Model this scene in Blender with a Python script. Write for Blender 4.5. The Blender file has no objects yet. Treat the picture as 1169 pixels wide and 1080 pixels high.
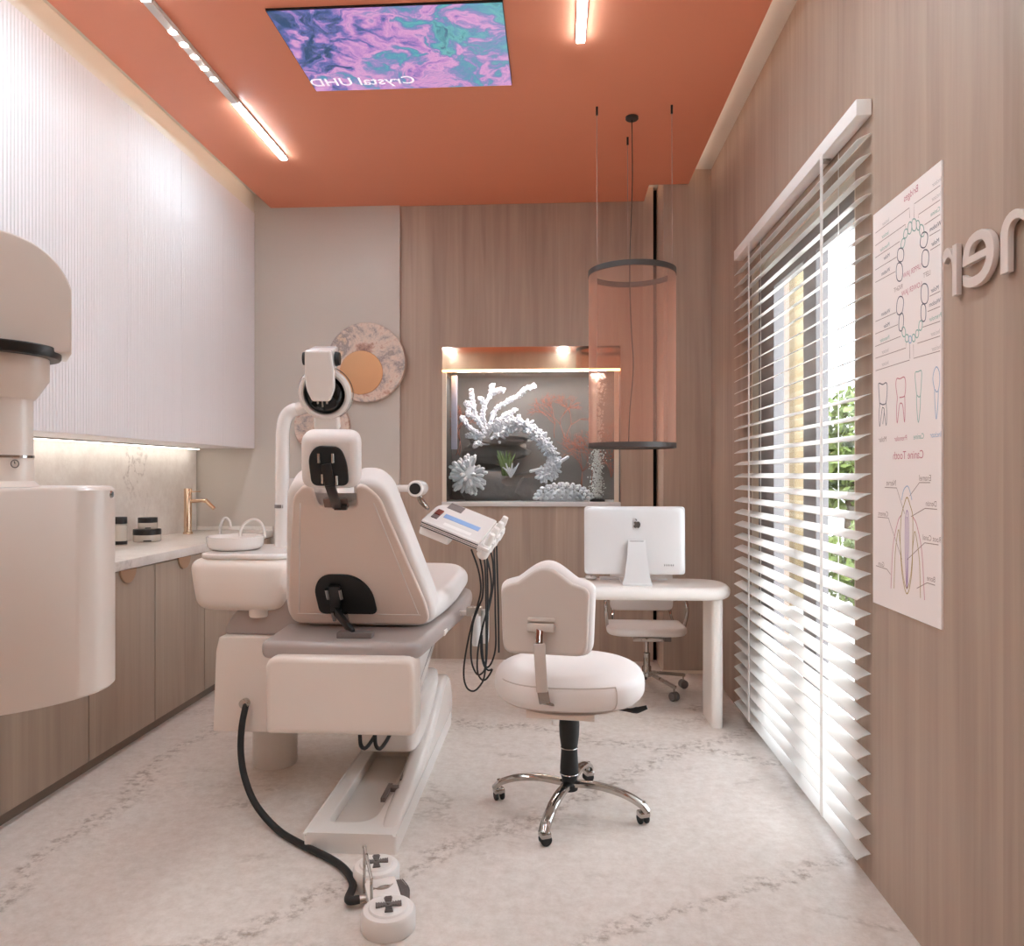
import bpy, bmesh, math, random
from mathutils import Vector, Matrix, Euler, Quaternion, noise
PI = math.pi
R = math.radians
sc = bpy.context.scene
COL = sc.collection
OFF = {}

# ------------------------------------------------------------------ camera model
F, EYE, CX, CY = 850.0, 1.35, 584.5, 540.0
YAW = math.atan(50.5 / F)
SN, CS = math.sin(YAW), math.cos(YAW)

def ray(x, y):
    r = (x - CX) / F
    return Vector((CS * r - SN, SN * r + CS, (CY - y) / F))
def atY(x, y, Y):                      # point of the depth plane Y seen at a photo position
    a = ray(x, y); t = Y / a.y
    return Vector((a.x * t, Y, EYE + a.z * t))
def atZ(x, y, Z):
    a = ray(x, y); t = (Z - EYE) / a.z
    return Vector((a.x * t, a.y * t, Z))

# ------------------------------------------------------------------ materials
def lin(c):
    out = []
    for v in c[:3]:
        v = v / 255.0
        out.append(v / 12.92 if v <= 0.04045 else ((v + 0.055) / 1.055) ** 2.4)
    return (*out, 1.0)

def newmat(name):
    m = bpy.data.materials.new(name); m.use_nodes = True
    nt = m.node_tree; b = nt.nodes['Principled BSDF']
    return m, nt, b

def mat(name, rgb, rough=0.5, metal=0.0, coat=0.0, emit=None, strength=0.0, bump=0.0, bscale=60.0, spec=0.5):
    m, nt, b = newmat(name)
    b.inputs['Base Color'].default_value = lin(rgb)
    b.inputs['Roughness'].default_value = rough
    b.inputs['Metallic'].default_value = metal
    b.inputs['Specular IOR Level'].default_value = spec
    if coat:
        b.inputs['Coat Weight'].default_value = coat
        b.inputs['Coat Roughness'].default_value = 0.08
    if emit:
        b.inputs['Emission Color'].default_value = lin(emit)
        b.inputs['Emission Strength'].default_value = strength
    # a faint procedural mottling keeps every surface from being perfectly flat
    tc = nt.nodes.new('ShaderNodeTexCoord')
    n = nt.nodes.new('ShaderNodeTexNoise'); n.inputs['Scale'].default_value = bscale
    n.inputs['Detail'].default_value = 3
    nt.links.new(tc.outputs['Object'], n.inputs['Vector'])
    if bump:
        bp = nt.nodes.new('ShaderNodeBump'); bp.inputs['Strength'].default_value = bump
        bp.inputs['Distance'].default_value = 0.004
        nt.links.new(n.outputs['Fac'], bp.inputs['Height'])
        nt.links.new(bp.outputs['Normal'], b.inputs['Normal'])
    else:
        mr = nt.nodes.new('ShaderNodeMapRange')
        mr.inputs['To Min'].default_value = max(0.0, rough - 0.03); mr.inputs['To Max'].default_value = min(1.0, rough + 0.03)
        nt.links.new(n.outputs['Fac'], mr.inputs['Value'])
        nt.links.new(mr.outputs['Result'], b.inputs['Roughness'])
    return m

def ramp(nt, stops):
    r = nt.nodes.new('ShaderNodeValToRGB')
    el = r.color_ramp.elements
    while len(el) < len(stops): el.new(0.5)
    for e, (p, c) in zip(el, stops):
        e.position = p; e.color = lin(c)
    return r

def wood(name, dark, mid, light, axis='X', plank=0.33, rough=0.5):
    """vertical-grain veneer; planks change tone along the given horizontal axis"""
    m, nt, b = newmat(name)
    N, L = nt.nodes, nt.links
    geo = N.new('ShaderNodeNewGeometry')
    sep = N.new('ShaderNodeSeparateXYZ'); L.new(geo.outputs['Position'], sep.inputs[0])
    u = sep.outputs[axis]
    dv = N.new('ShaderNodeMath'); dv.operation = 'DIVIDE'; L.new(u, dv.inputs[0]); dv.inputs[1].default_value = plank
    fl = N.new('ShaderNodeMath'); fl.operation = 'FLOOR'; L.new(dv.outputs[0], fl.inputs[0])
    wn = N.new('ShaderNodeTexWhiteNoise'); wn.noise_dimensions = '1D'; L.new(fl.outputs[0], wn.inputs['W'])
    # stretched grain
    mp = N.new('ShaderNodeMapping'); mp.inputs['Scale'].default_value = (34, 34, 0.9)
    L.new(geo.outputs['Position'], mp.inputs['Vector'])
    add = N.new('ShaderNodeVectorMath'); add.operation = 'ADD'; L.new(mp.outputs[0], add.inputs[0])
    cmb = N.new('ShaderNodeCombineXYZ'); ml = N.new('ShaderNodeMath'); ml.operation = 'MULTIPLY'; ml.inputs[1].default_value = 37.0
    L.new(wn.outputs['Value'], ml.inputs[0]); L.new(ml.outputs[0], cmb.inputs['Z']); L.new(cmb.outputs[0], add.inputs[1])
    n1 = N.new('ShaderNodeTexNoise'); n1.inputs['Scale'].default_value = 1.0; n1.inputs['Detail'].default_value = 6
    n1.inputs['Distortion'].default_value = 0.6
    L.new(add.outputs[0], n1.inputs['Vector'])
    mp2 = N.new('ShaderNodeMapping'); mp2.inputs['Scale'].default_value = (6, 6, 0.5)
    L.new(geo.outputs['Position'], mp2.inputs['Vector'])
    n2 = N.new('ShaderNodeTexNoise'); n2.inputs['Scale'].default_value = 1.0; n2.inputs['Detail'].default_value = 4
    n2.inputs['Distortion'].default_value = 1.2
    L.new(mp2.outputs[0], n2.inputs['Vector'])
    a1 = N.new('ShaderNodeMath'); a1.operation = 'MULTIPLY_ADD'; a1.inputs[1].default_value = 0.32
    L.new(n1.outputs['Fac'], a1.inputs[0])
    a0 = N.new('ShaderNodeMath'); a0.operation = 'MULTIPLY_ADD'; a0.inputs[1].default_value = 0.5; a0.inputs[2].default_value = 0.02
    L.new(n2.outputs['Fac'], a0.inputs[0]); L.new(a0.outputs[0], a1.inputs[2])
    a2 = N.new('ShaderNodeMath'); a2.operation = 'MULTIPLY_ADD'; a2.inputs[1].default_value = 0.14
    L.new(wn.outputs['Value'], a2.inputs[0]); L.new(a1.outputs[0], a2.inputs[2])
    rp = ramp(nt, [(0.30, dark), (0.52, mid), (0.75, light)])
    L.new(a2.outputs[0], rp.inputs[0]); L.new(rp.outputs[0], b.inputs['Base Color'])
    b.inputs['Roughness'].default_value = rough
    bp = N.new('ShaderNodeBump'); bp.inputs['Strength'].default_value = 0.12; bp.inputs['Distance'].default_value = 0.002
    L.new(n1.outputs['Fac'], bp.inputs['Height']); L.new(bp.outputs[0], b.inputs['Normal'])
    return m

def stone(name, base, light, vein, vscale=0.9, rough=0.3, width=0.035, fine=0.25, coat=0.0, pits=0.0, fscale=7, cover=0.48):
    m, nt, b = newmat(name)
    N, L = nt.nodes, nt.links
    geo = N.new('ShaderNodeNewGeometry')
    mp = N.new('ShaderNodeMapping'); mp.inputs['Rotation'].default_value = (0.2, 0.1, 0.9)
    mp.inputs['Scale'].default_value = (1, 2.2, 1.6)
    L.new(geo.outputs['Position'], mp.inputs['Vector'])
    n = N.new('ShaderNodeTexNoise'); n.inputs['Scale'].default_value = vscale; n.inputs['Detail'].default_value = 9
    n.inputs['Roughness'].default_value = 0.62; n.inputs['Distortion'].default_value = 0.5
    L.new(mp.outputs[0], n.inputs['Vector'])
    s = N.new('ShaderNodeMath'); s.operation = 'SUBTRACT'; L.new(n.outputs['Fac'], s.inputs[0]); s.inputs[1].default_value = 0.5
    ab = N.new('ShaderNodeMath'); ab.operation = 'ABSOLUTE'; L.new(s.outputs[0], ab.inputs[0])
    mr = N.new('ShaderNodeMapRange'); mr.inputs['From Max'].default_value = width
    mr.inputs['To Min'].default_value = 1; mr.inputs['To Max'].default_value = 0
    L.new(ab.outputs[0], mr.inputs['Value'])
    nm = N.new('ShaderNodeTexNoise'); nm.inputs['Scale'].default_value = 1.3; nm.inputs['Detail'].default_value = 2
    L.new(geo.outputs['Position'], nm.inputs['Vector'])
    mm = N.new('ShaderNodeMapRange'); mm.inputs['From Min'].default_value = cover; mm.inputs['From Max'].default_value = cover + 0.18
    L.new(nm.outputs['Fac'], mm.inputs['Value'])
    nb = N.new('ShaderNodeTexNoise'); nb.inputs['Scale'].default_value = 40; nb.inputs['Detail'].default_value = 6
    L.new(geo.outputs['Position'], nb.inputs['Vector'])
    mbk = N.new('ShaderNodeMapRange'); mbk.inputs['From Min'].default_value = 0.40; mbk.inputs['From Max'].default_value = 0.56
    L.new(nb.outputs['Fac'], mbk.inputs['Value'])
    v1 = N.new('ShaderNodeMath'); v1.operation = 'MULTIPLY'; L.new(mr.outputs[0], v1.inputs[0]); L.new(mm.outputs[0], v1.inputs[1])
    v2 = N.new('ShaderNodeMath'); v2.operation = 'MULTIPLY'; L.new(v1.outputs[0], v2.inputs[0]); L.new(mbk.outputs[0], v2.inputs[1])
    nf = N.new('ShaderNodeTexNoise'); nf.inputs['Scale'].default_value = fscale; nf.inputs['Detail'].default_value = 10
    nf.inputs['Roughness'].default_value = 0.78
    L.new(geo.outputs['Position'], nf.inputs['Vector'])
    rp = ramp(nt, [(0.35, base), (0.62, light)]); L.new(nf.outputs['Fac'], rp.inputs[0])
    mx = N.new('ShaderNodeMix'); mx.data_type = 'RGBA'
    sv = N.new('ShaderNodeMath'); sv.operation = 'MULTIPLY'; L.new(v2.outputs[0], sv.inputs[0]); sv.inputs[1].default_value = fine
    L.new(sv.outputs[0], mx.inputs[0]); L.new(rp.outputs[0], mx.inputs[6]); mx.inputs[7].default_value = lin(vein)
    L.new(mx.outputs[2], b.inputs['Base Color'])
    b.inputs['Roughness'].default_value = rough
    if pits:
        bp = N.new('ShaderNodeBump'); bp.inputs['Strength'].default_value = pits; bp.inputs['Distance'].default_value = 0.004
        L.new(nb.outputs['Fac'], bp.inputs['Height']); L.new(bp.outputs[0], b.inputs['Normal'])
    return m

def floor_veins(m, lines):
    """three broken, pitted veins running across the slab floor (each line: a, b, c of a*x + b*y + c = 0)"""
    nt = m.node_tree; N, L = nt.nodes, nt.links; b = N['Principled BSDF']
    src = b.inputs['Base Color'].links[0].from_socket
    geo = N.new('ShaderNodeNewGeometry'); sep = N.new('ShaderNodeSeparateXYZ'); L.new(geo.outputs['Position'], sep.inputs[0])
    wob = N.new('ShaderNodeTexNoise'); wob.inputs['Scale'].default_value = 2.2; wob.inputs['Detail'].default_value = 6; wob.inputs['Roughness'].default_value = 0.65
    L.new(geo.outputs['Position'], wob.inputs['Vector'])
    pit = N.new('ShaderNodeTexNoise'); pit.inputs['Scale'].default_value = 26; pit.inputs['Detail'].default_value = 7; pit.inputs['Roughness'].default_value = 0.7
    L.new(geo.outputs['Position'], pit.inputs['Vector'])
    pm = N.new('ShaderNodeMapRange'); pm.inputs['From Min'].default_value = 0.47; pm.inputs['From Max'].default_value = 0.62; L.new(pit.outputs['Fac'], pm.inputs['Value'])
    acc = None
    def math_(op, a, b_):
        n = N.new('ShaderNodeMath'); n.operation = op
        for k, v in enumerate((a, b_)):
            if isinstance(v, (int, float)): n.inputs[k].default_value = v
            elif v is not None: L.new(v, n.inputs[k])
        return n.outputs[0]
    for a_, b_, c_, w in lines:
        d = math_('ADD', math_('ADD', math_('MULTIPLY', sep.outputs['X'], a_), math_('MULTIPLY', sep.outputs['Y'], b_)), c_)
        d = math_('ABSOLUTE', math_('ADD', d, math_('MULTIPLY', math_('SUBTRACT', wob.outputs['Fac'], 0.5), 0.5)), None)
        mr = N.new('ShaderNodeMapRange'); mr.interpolation_type = 'SMOOTHSTEP'; mr.inputs['From Max'].default_value = w; mr.inputs['To Min'].default_value = 1; mr.inputs['To Max'].default_value = 0
        L.new(d, mr.inputs['Value'])
        acc = mr.outputs[0] if acc is None else math_('MAXIMUM', acc, mr.outputs[0])
    f = math_('MULTIPLY', math_('MULTIPLY', acc, pm.outputs[0]), 0.75)
    mx = N.new('ShaderNodeMix'); mx.data_type = 'RGBA'; L.new(f, mx.inputs[0]); L.new(src, mx.inputs[6]); mx.inputs[7].default_value = lin((140, 116, 98))
    L.new(mx.outputs[2], b.inputs['Base Color'])
def line_through(p, q, w):
    d = (q - p); n = Vector((-d.y, d.x)).normalized(); return (n.x, n.y, -(n.x*p.x + n.y*p.y), w)

def glassy(name, tint=(255, 255, 255), gloss=0.06, rough=0.02):
    """thin sheet glass: lets light straight through, with a fresnel reflection"""
    m, nt, b = newmat(name)
    N, L = nt.nodes, nt.links
    N.remove(b)
    out = N['Material Output']
    t = N.new('ShaderNodeBsdfTransparent'); t.inputs[0].default_value = lin(tint)
    g = N.new('ShaderNodeBsdfGlossy'); g.inputs['Roughness'].default_value = rough
    lw = N.new('ShaderNodeLayerWeight'); lw.inputs[0].default_value = 0.5
    pw = N.new('ShaderNodeMath'); pw.operation = 'POWER'; pw.inputs[1].default_value = 4.0; L.new(lw.outputs['Facing'], pw.inputs[0])
    fr = N.new('ShaderNodeMath'); fr.operation = 'MULTIPLY_ADD'; fr.inputs[1].default_value = 0.3; fr.inputs[2].default_value = 0.02
    L.new(pw.outputs[0], fr.inputs[0])
    mx = N.new('ShaderNodeMixShader')
    L.new(fr.outputs[0], mx.inputs[0]); L.new(t.outputs[0], mx.inputs[1]); L.new(g.outputs[0], mx.inputs[2])
    L.new(mx.outputs[0], out.inputs[0])
    return m

def emission(name, rgb, s):
    m, nt, b = newmat(name)
    b.inputs['Base Color'].default_value = lin(rgb)
    b.inputs['Emission Color'].default_value = lin(rgb)
    b.inputs['Emission Strength'].default_value = s
    return m

WOODD, WOODM, WOODL = (154, 129, 113), (174, 150, 133), (190, 167, 149)
M = {}
M['wood_x'] = wood('oak veneer back', (164, 141, 125), (186, 164, 147), (202, 181, 164), 'X', 0.31)
M['wood_y'] = wood('oak veneer side', WOODD, WOODM, WOODL, 'Y', 0.36)
M['wood_cab'] = wood('oak veneer cabinet', (156, 137, 121), (175, 156, 139), (190, 171, 154), 'Y', 0.55)
M['plaster'] = mat('greige plaster', (206, 196, 186), 0.42, bump=0.25, bscale=9)
M['orange'] = mat('terracotta ceiling paint', (240, 151, 117), 0.5)
M['ceil_white'] = mat('white ceiling paint', (226, 220, 210), 0.7)
M['floor'] = stone('beige floor stone', (210, 196, 185), (229, 219, 211), (150, 126, 108), 0.62, 0.36, 0.03, 0.8, pits=0.35, fscale=22, cover=0.49)
floor_veins(M['floor'], [line_through(atZ(300, 1057, 0), atZ(611, 930, 0), 0.09), line_through(atZ(672, 843, 0), atZ(876, 868, 0), 0.10), line_through(atZ(733, 1051, 0), atZ(952, 985, 0), 0.05), line_through(atZ(60, 975, 0), atZ(230, 835, 0), 0.08)])
M['marble'] = stone('pale marble', (224, 214, 206), (240, 233, 226), (158, 140, 130), 0.8, 0.28, 0.022, 0.65)
M['cab_white'] = mat('white lacquer', (240, 234, 234), 0.45)
M['filler'] = mat('cream lacquer', (236, 230, 218), 0.5)
M['copper_band'] = mat('rose gold mirror', (246, 222, 200), 0.05, 1.0)
M['gold'] = mat('rose gold brass', (226, 196, 168), 0.14, 1.0)
M['tan_leather'] = mat('tan pull', (176, 140, 112), 0.5)
M['chrome'] = mat('chrome', (186, 180, 175), 0.08, 1.0)
M['nickel'] = mat('brushed metal', (190, 182, 174), 0.28, 1.0)
M['black'] = mat('black plastic', (24, 23, 22), 0.35)
M['black_soft'] = mat('black rubber', (30, 28, 27), 0.6)
M['black_gloss'] = mat('black gloss mirror', (56, 55, 55), 0.03, 1.0)
M['leather'] = mat('cream leather', (234, 224, 218), 0.45, bump=0.12, bscale=260)
M['leather_shell'] = mat('beige moulded shell', (234, 215, 203), 0.45)
M['white_gloss'] = mat('white gloss plastic', (234, 226, 220), 0.22, coat=0.4)
M['white_plastic'] = mat('white plastic', (232, 225, 219), 0.38)
M['cream_plastic'] = mat('cream plastic', (238, 224, 213), 0.3, coat=0.2)
M['grey_plastic'] = mat('taupe grey plastic', (176, 162, 156), 0.32, coat=0.2)
M['ceramic'] = mat('white ceramic', (240, 232, 226), 0.12, coat=0.5)
M['desk'] = mat('warm white lacquer', (236, 226, 218), 0.4)
M['alu'] = mat('pale aluminium', (228, 224, 222), 0.34, 0.25)
def blind_mat():
    m, nt, b = newmat('white blind slat'); N, L = nt.nodes, nt.links
    b.inputs['Base Color'].default_value = lin((246, 242, 238)); b.inputs['Roughness'].default_value = 0.4
    t = N.new('ShaderNodeBsdfTranslucent'); t.inputs[0].default_value = lin((248, 246, 242))
    mx = N.new('ShaderNodeMixShader'); mx.inputs[0].default_value = 0.3
    L.new(b.outputs[0], mx.inputs[1]); L.new(t.outputs[0], mx.inputs[2]); L.new(mx.outputs[0], N['Material Output'].inputs[0])
    return m
M['blind'] = blind_mat()
M['headrail'] = mat('white blind rail', (244, 238, 233), 0.4)
M['toe'] = mat('toe kick', (132, 116, 104), 0.5)
M['ochre'] = mat('unseen ochre bounce wall', (220, 162, 104), 0.6)
M['stool_shell'] = mat('stool back shell', (208, 194, 184), 0.45)
M['chrome_dark'] = mat('dark polished steel', (150, 140, 132), 0.1, 1.0)
M['poster'] = mat('chart paper', (248, 236, 230), 0.6)
M['letter'] = mat('beige letter face', (216, 200, 190), 0.45)
M['ring_dark'] = mat('dark taupe metal ring', (66, 58, 54), 0.45)
M['wire'] = mat('pale wire', (170, 150, 140), 0.4)
M['led'] = emission('neutral led', (214, 242, 255), 14.8)
M['led_spot'] = emission('spot led', (255, 250, 244), 30)
M['led_warm'] = emission('warm cove led', (255, 242, 222), 1.1)
M['led_under'] = emission('under cabinet led', (255, 250, 240), 2.5)
M['led_tank'] = emission('amber tank led', (255, 186, 120), 3.5)
M['glass'] = glassy('clear glass')
M['tank_glass'] = glassy('tank glass', (240, 245, 246))
M['frame_grey'] = mat('dark grey window frame', (134, 127, 126), 0.4)
M['jamb'] = mat('pale window reveal', (232, 218, 200), 0.5)
M['facade_dark'] = mat('tan render', (112, 94, 70), 0.8)
M['facade'] = mat('cream render', (138, 118, 88), 0.8, bump=0.4, bscale=40)
M['ground'] = mat('pale paving', (205, 200, 190), 0.8)
M['fence'] = mat('white picket paint', (240, 240, 238), 0.6)
M['leaf'] = mat('hedge leaves', (112, 124, 62), 0.6)
M['bark'] = mat('bark', (96, 78, 62), 0.8)
M['coral_white'] = mat('white coral', (226, 226, 232), 0.7, bump=0.6, bscale=120)
M['coral_grey'] = mat('pale grey coral', (226, 224, 226), 0.7, bump=0.6, bscale=120)
M['rock'] = mat('dark rock', (128, 120, 116), 0.85, bump=0.9, bscale=30)
M['tank_back'] = mat('tank backdrop', (126, 120, 116), 0.6)
M['tank_sand'] = mat('tank bed', (96, 90, 88), 0.9)
M['plant'] = mat('water plant', (104, 122, 72), 0.6)
M['fan_orange'] = mat('orange sea fan', (170, 106, 86), 0.7)
M['bubble'] = mat('air bubble', (245, 244, 240), 0.15)
M['apple_grey'] = mat('grey logo', (112, 104, 100), 0.25, 0.6)
M['screen'] = mat('dark screen', (60, 58, 58), 0.12)
M['red'] = mat('brown red switch', (120, 52, 42), 0.3)
M['blue'] = mat('pale blue label', (140, 172, 216), 0.5)
M['grey_mark'] = mat('grey marking', (118, 106, 102), 0.5)
M['rib'] = mat('ribbed grey rubber', (112, 102, 98), 0.7)
M['fabric_white'] = mat('white net fabric', (228, 220, 214), 0.6, bump=0.2, bscale=300)
M['gap_shade'] = mat('gap shadow void', (12, 11, 10), 0.9)
M['jar'] = mat('pale glass jar', (206, 196, 184), 0.25)

def mirror_stone():
    m, nt, b = newmat('agate stone'); N, L = nt.nodes, nt.links
    tc = N.new('ShaderNodeTexCoord')
    n = N.new('ShaderNodeTexNoise'); n.inputs['Scale'].default_value = 3.6; n.inputs['Detail'].default_value = 7
    n.inputs['Distortion'].default_value = 0.25; n.inputs['Roughness'].default_value = 0.72
    L.new(tc.outputs['Object'], n.inputs['Vector'])
    rp = ramp(nt, [(0.32, (122, 86, 78)), (0.42, (196, 154, 136)), (0.48, (228, 206, 190)), (0.53, (206, 186, 174)),
                   (0.575, (154, 142, 140)), (0.64, (224, 196, 170))])
    L.new(n.outputs['Fac'], rp.inputs[0]); L.new(rp.outputs[0], b.inputs['Base Color']); b.inputs['Roughness'].default_value = 0.3
    return m
M['agate'] = mirror_stone()
M['peach_mirror'] = mat('peach tinted mirror', (206, 160, 122), 0.3, 1.0)

def shade_mat():
    m, nt, b = newmat('peach gauze'); N, L = nt.nodes, nt.links
    out = N['Material Output']; N.remove(b)
    t = N.new('ShaderNodeBsdfTransparent'); t.inputs[0].default_value = lin((252, 234, 226))
    d = N.new('ShaderNodeBsdfDiffuse'); d.inputs[0].default_value = lin((244, 200, 180))
    tl = N.new('ShaderNodeBsdfTranslucent'); tl.inputs[0].default_value = lin((244, 200, 180))
    m1 = N.new('ShaderNodeMixShader'); m1.inputs[0].default_value = 0.5
    L.new(d.outputs[0], m1.inputs[1]); L.new(tl.outputs[0], m1.inputs[2])
    m2 = N.new('ShaderNodeMixShader')
    lw = N.new('ShaderNodeLayerWeight'); lw.inputs[0].default_value = 0.3
    mr = N.new('ShaderNodeMapRange'); mr.inputs['To Min'].default_value = 0.17; mr.inputs['To Max'].default_value = 0.65
    L.new(lw.outputs['Facing'], mr.inputs[0]); L.new(mr.outputs[0], m2.inputs[0])
    L.new(t.outputs[0], m2.inputs[1]); L.new(m1.outputs[0], m2.inputs[2]); L.new(m2.outputs[0], out.inputs[0])
    return m
M['gauze'] = shade_mat()

def tv_mat():
    m, nt, b = newmat('screen picture'); N, L = nt.nodes, nt.links
    tc = N.new('ShaderNodeTexCoord')
    n0 = N.new('ShaderNodeTexNoise'); n0.inputs['Scale'].default_value = 4.5; n0.inputs['Detail'].default_value = 3
    L.new(tc.outputs['Object'], n0.inputs['Vector'])
    mx = N.new('ShaderNodeVectorMath'); mx.operation = 'MULTIPLY_ADD'
    mx.inputs[1].default_value = (0.35, 0.35, 0.35)
    L.new(n0.outputs['Color'], mx.inputs[0]); L.new(tc.outputs['Object'], mx.inputs[2])
    n = N.new('ShaderNodeTexNoise'); n.inputs['Scale'].default_value = 4.2; n.inputs['Detail'].default_value = 10
    n.inputs['Distortion'].default_value = 1.3; n.inputs['Roughness'].default_value = 0.62
    L.new(mx.outputs[0], n.inputs['Vector'])
    # a slow drift from pink (one side) to teal (the other)
    sep = N.new('ShaderNodeSeparateXYZ'); L.new(tc.outputs['Object'], sep.inputs[0])
    ad = N.new('ShaderNodeMath'); ad.operation = 'MULTIPLY_ADD'; ad.inputs[1].default_value = 0.24
    L.new(sep.outputs['X'], ad.inputs[0]); L.new(n.outputs['Fac'], ad.inputs[2])
    rp = ramp(nt, [(0.30, (44, 74, 112)), (0.38, (96, 104, 168)), (0.44, (176, 128, 190)), (0.50, (214, 156, 200)),
                   (0.55, (150, 130, 186)), (0.60, (84, 140, 174)), (0.68, (98, 176, 178)), (0.78, (60, 110, 140))])
    L.new(ad.outputs[0], rp.inputs[0])
    b.inputs['Base Color'].default_value = (0.01, 0.01, 0.01, 1); b.inputs['Roughness'].default_value = 0.25
    L.new(rp.outputs[0], b.inputs['Emission Color']); b.inputs['Emission Strength'].default_value = 0.22
    return m
M['tv'] = tv_mat()
M['tv_text'] = emission('screen lettering', (225, 215, 225), 0.2)

# ------------------------------------------------------------------ mesh helpers
def BM(): return bmesh.new()

def xf(bm, geom, Mx):
    if Mx is not None: bmesh.ops.transform(bm, matrix=Mx, verts=geom)

def bx(bm, x0, x1, y0, y1, z0, z1, bev=0.0, seg=2, Mx=None):
    r = bmesh.ops.create_cube(bm, size=1.0)
    vs = r['verts']
    bmesh.ops.transform(bm, verts=vs, matrix=Matrix.Translation(((x0+x1)/2, (y0+y1)/2, (z0+z1)/2)) @ Matrix.Diagonal((abs(x1-x0), abs(y1-y0), abs(z1-z0), 1)))
    if bev:
        es = list({e for v in vs for e in v.link_edges})
        g = bmesh.ops.bevel(bm, geom=es, offset=bev, segments=seg, affect='EDGES', profile=0.5)
        vs = list({v for f in g['faces'] for v in f.verts} | {v for v in vs if v.is_valid})
    xf(bm, vs, Mx)
    return bm

def frame_to(d, up=Vector((0, 0, 1))):
    d = Vector(d).normalized()
    if abs(d.dot(up)) > 0.99: up = Vector((0, 1, 0))
    x = up.cross(d).normalized(); y = d.cross(x)
    return x, y, d

def cyl(bm, p0, p1, r0, r1=None, seg=20, caps=True):
    p0, p1 = Vector(p0), Vector(p1)
    if r1 is None: r1 = r0
    x, y, d = frame_to(p1 - p0)
    a, b = [], []
    for i in range(seg):
        t = 2*PI*i/seg; c = x*math.cos(t) + y*math.sin(t)
        a.append(bm.verts.new(p0 + c*r0)); b.append(bm.verts.new(p1 + c*r1))
    for i in range(seg):
        j = (i+1) % seg
        bm.faces.new((a[i], a[j], b[j], b[i]))
    if caps:
        bm.faces.new(a[::-1]); bm.faces.new(b)
    return bm

def lathe(bm, prof, c=(0, 0, 0), axis=(0, 0, 1), seg=32, close=False):
    c = Vector(c); x, y, d = frame_to(axis)
    rings = []
    for r, h in prof:
        if r < 1e-6: rings.append([bm.verts.new(c + d*h)])
        else: rings.append([bm.verts.new(c + d*h + (x*math.cos(2*PI*i/seg) + y*math.sin(2*PI*i/seg))*r) for i in range(seg)])
    pairs = list(zip(rings, rings[1:]))
    if close: pairs.append((rings[-1], rings[0]))
    for a, b in pairs:
        for i in range(seg):
            j = (i+1) % seg
            if len(a) == 1 and len(b) == 1: continue
            if len(a) == 1: bm.faces.new((a[0], b[j], b[i]))
            elif len(b) == 1: bm.faces.new((a[i], a[j], b[0]))
            else: bm.faces.new((a[i], a[j], b[j], b[i]))
    return bm

def spline(pts, n=8):
    pts = [Vector(p) for p in pts]
    if len(pts) < 3: return pts
    out = []
    P = [pts[0]*2 - pts[1]] + pts + [pts[-1]*2 - pts[-2]]
    for i in range(1, len(P)-2):
        a, b, c, d = P[i-1], P[i], P[i+1], P[i+2]
        for k in range(n):
            t = k/n
            out.append(0.5*((2*b) + (c-a)*t + (2*a-5*b+4*c-d)*t*t + (3*b-a-3*c+d)*t**3))
    out.append(pts[-1])
    return out

def tube(bm, pts, r, seg=10, smooth=0, flat=1.0, closed=False, caps=True):
    """round (or flattened) section swept along points; r may be a number or a list"""
    pts = spline(pts, smooth) if smooth else [Vector(p) for p in pts]
    n = len(pts)
    rr = r if isinstance(r, (list, tuple)) else [r]*n
    if len(rr) != n:
        rr = [rr[min(len(rr)-1, int(i*(len(rr)-1)/(n-1)))] + (rr[min(len(rr)-1, int(i*(len(rr)-1)/(n-1))+1)] - rr[min(len(rr)-1, int(i*(len(rr)-1)/(n-1)))])*((i*(len(rr)-1)/(n-1)) % 1) for i in range(n)]
    rings = []; px = None
    for i in range(n):
        if closed: t = (pts[(i+1) % n] - pts[i-1])
        else: t = pts[min(i+1, n-1)] - pts[max(i-1, 0)]
        if t.length < 1e-9: t = Vector((0, 0, 1))
        t.normalize()
        if px is None: x, y, _ = frame_to(t)
        else:
            x = px - t*px.dot(t)
            if x.length < 1e-6: x, y, _ = frame_to(t)
            x.normalize(); y = t.cross(x)
        px = x
        rings.append([bm.verts.new(pts[i] + (x*math.cos(2*PI*k/seg)*flat + y*math.sin(2*PI*k/seg))*rr[i]) for k in range(seg)])
    rng = range(n) if closed else range(n-1)
    for i in rng:
        a, b = rings[i], rings[(i+1) % n]
        for k in range(seg):
            j = (k+1) % seg
            bm.faces.new((a[k], a[j], b[j], b[k]))
    if caps and not closed:
        bm.faces.new(rings[0][::-1]); bm.faces.new(rings[-1])
    return bm

def bar(bm, p0, p1, w, h, up=(0, 0, 1), bev=0.0):
    """rectangular bar from p0 to p1, w across, h along up"""
    p0, p1 = Vector(p0), Vector(p1); d = p1-p0; L = d.length
    x, y, z = frame_to(d, Vector(up))
    Mx = Matrix((( x.x, y.x, z.x, p0.x), (x.y, y.y, z.y, p0.y), (x.z, y.z, z.z, p0.z), (0, 0, 0, 1)))
    return bx(bm, -w/2, w/2, -h/2, h/2, 0, L, bev, 2, Mx)

def round_poly(pts, rad, n=5):
    """round the corners of a 2D polygon; rad a number or one per corner"""
    out = []; N = len(pts)
    rs = rad if isinstance(rad, (list, tuple)) else [rad]*N
    for i in range(N):
        p = Vector(pts[i]).to_2d(); a = Vector(pts[i-1]).to_2d(); b = Vector(pts[(i+1) % N]).to_2d(); r = rs[i]
        if r <= 1e-6: out.append(p); continue
        u = (a-p); v = (b-p)
        r1 = min(r, u.length*0.49, v.length*0.49)
        s, e = p + u.normalized()*r1, p + v.normalized()*r1
        for k in range(n+1):
            t = k/n
            out.append(s*(1-t)**2 + p*2*t*(1-t) + e*t*t)
    return out

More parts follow.
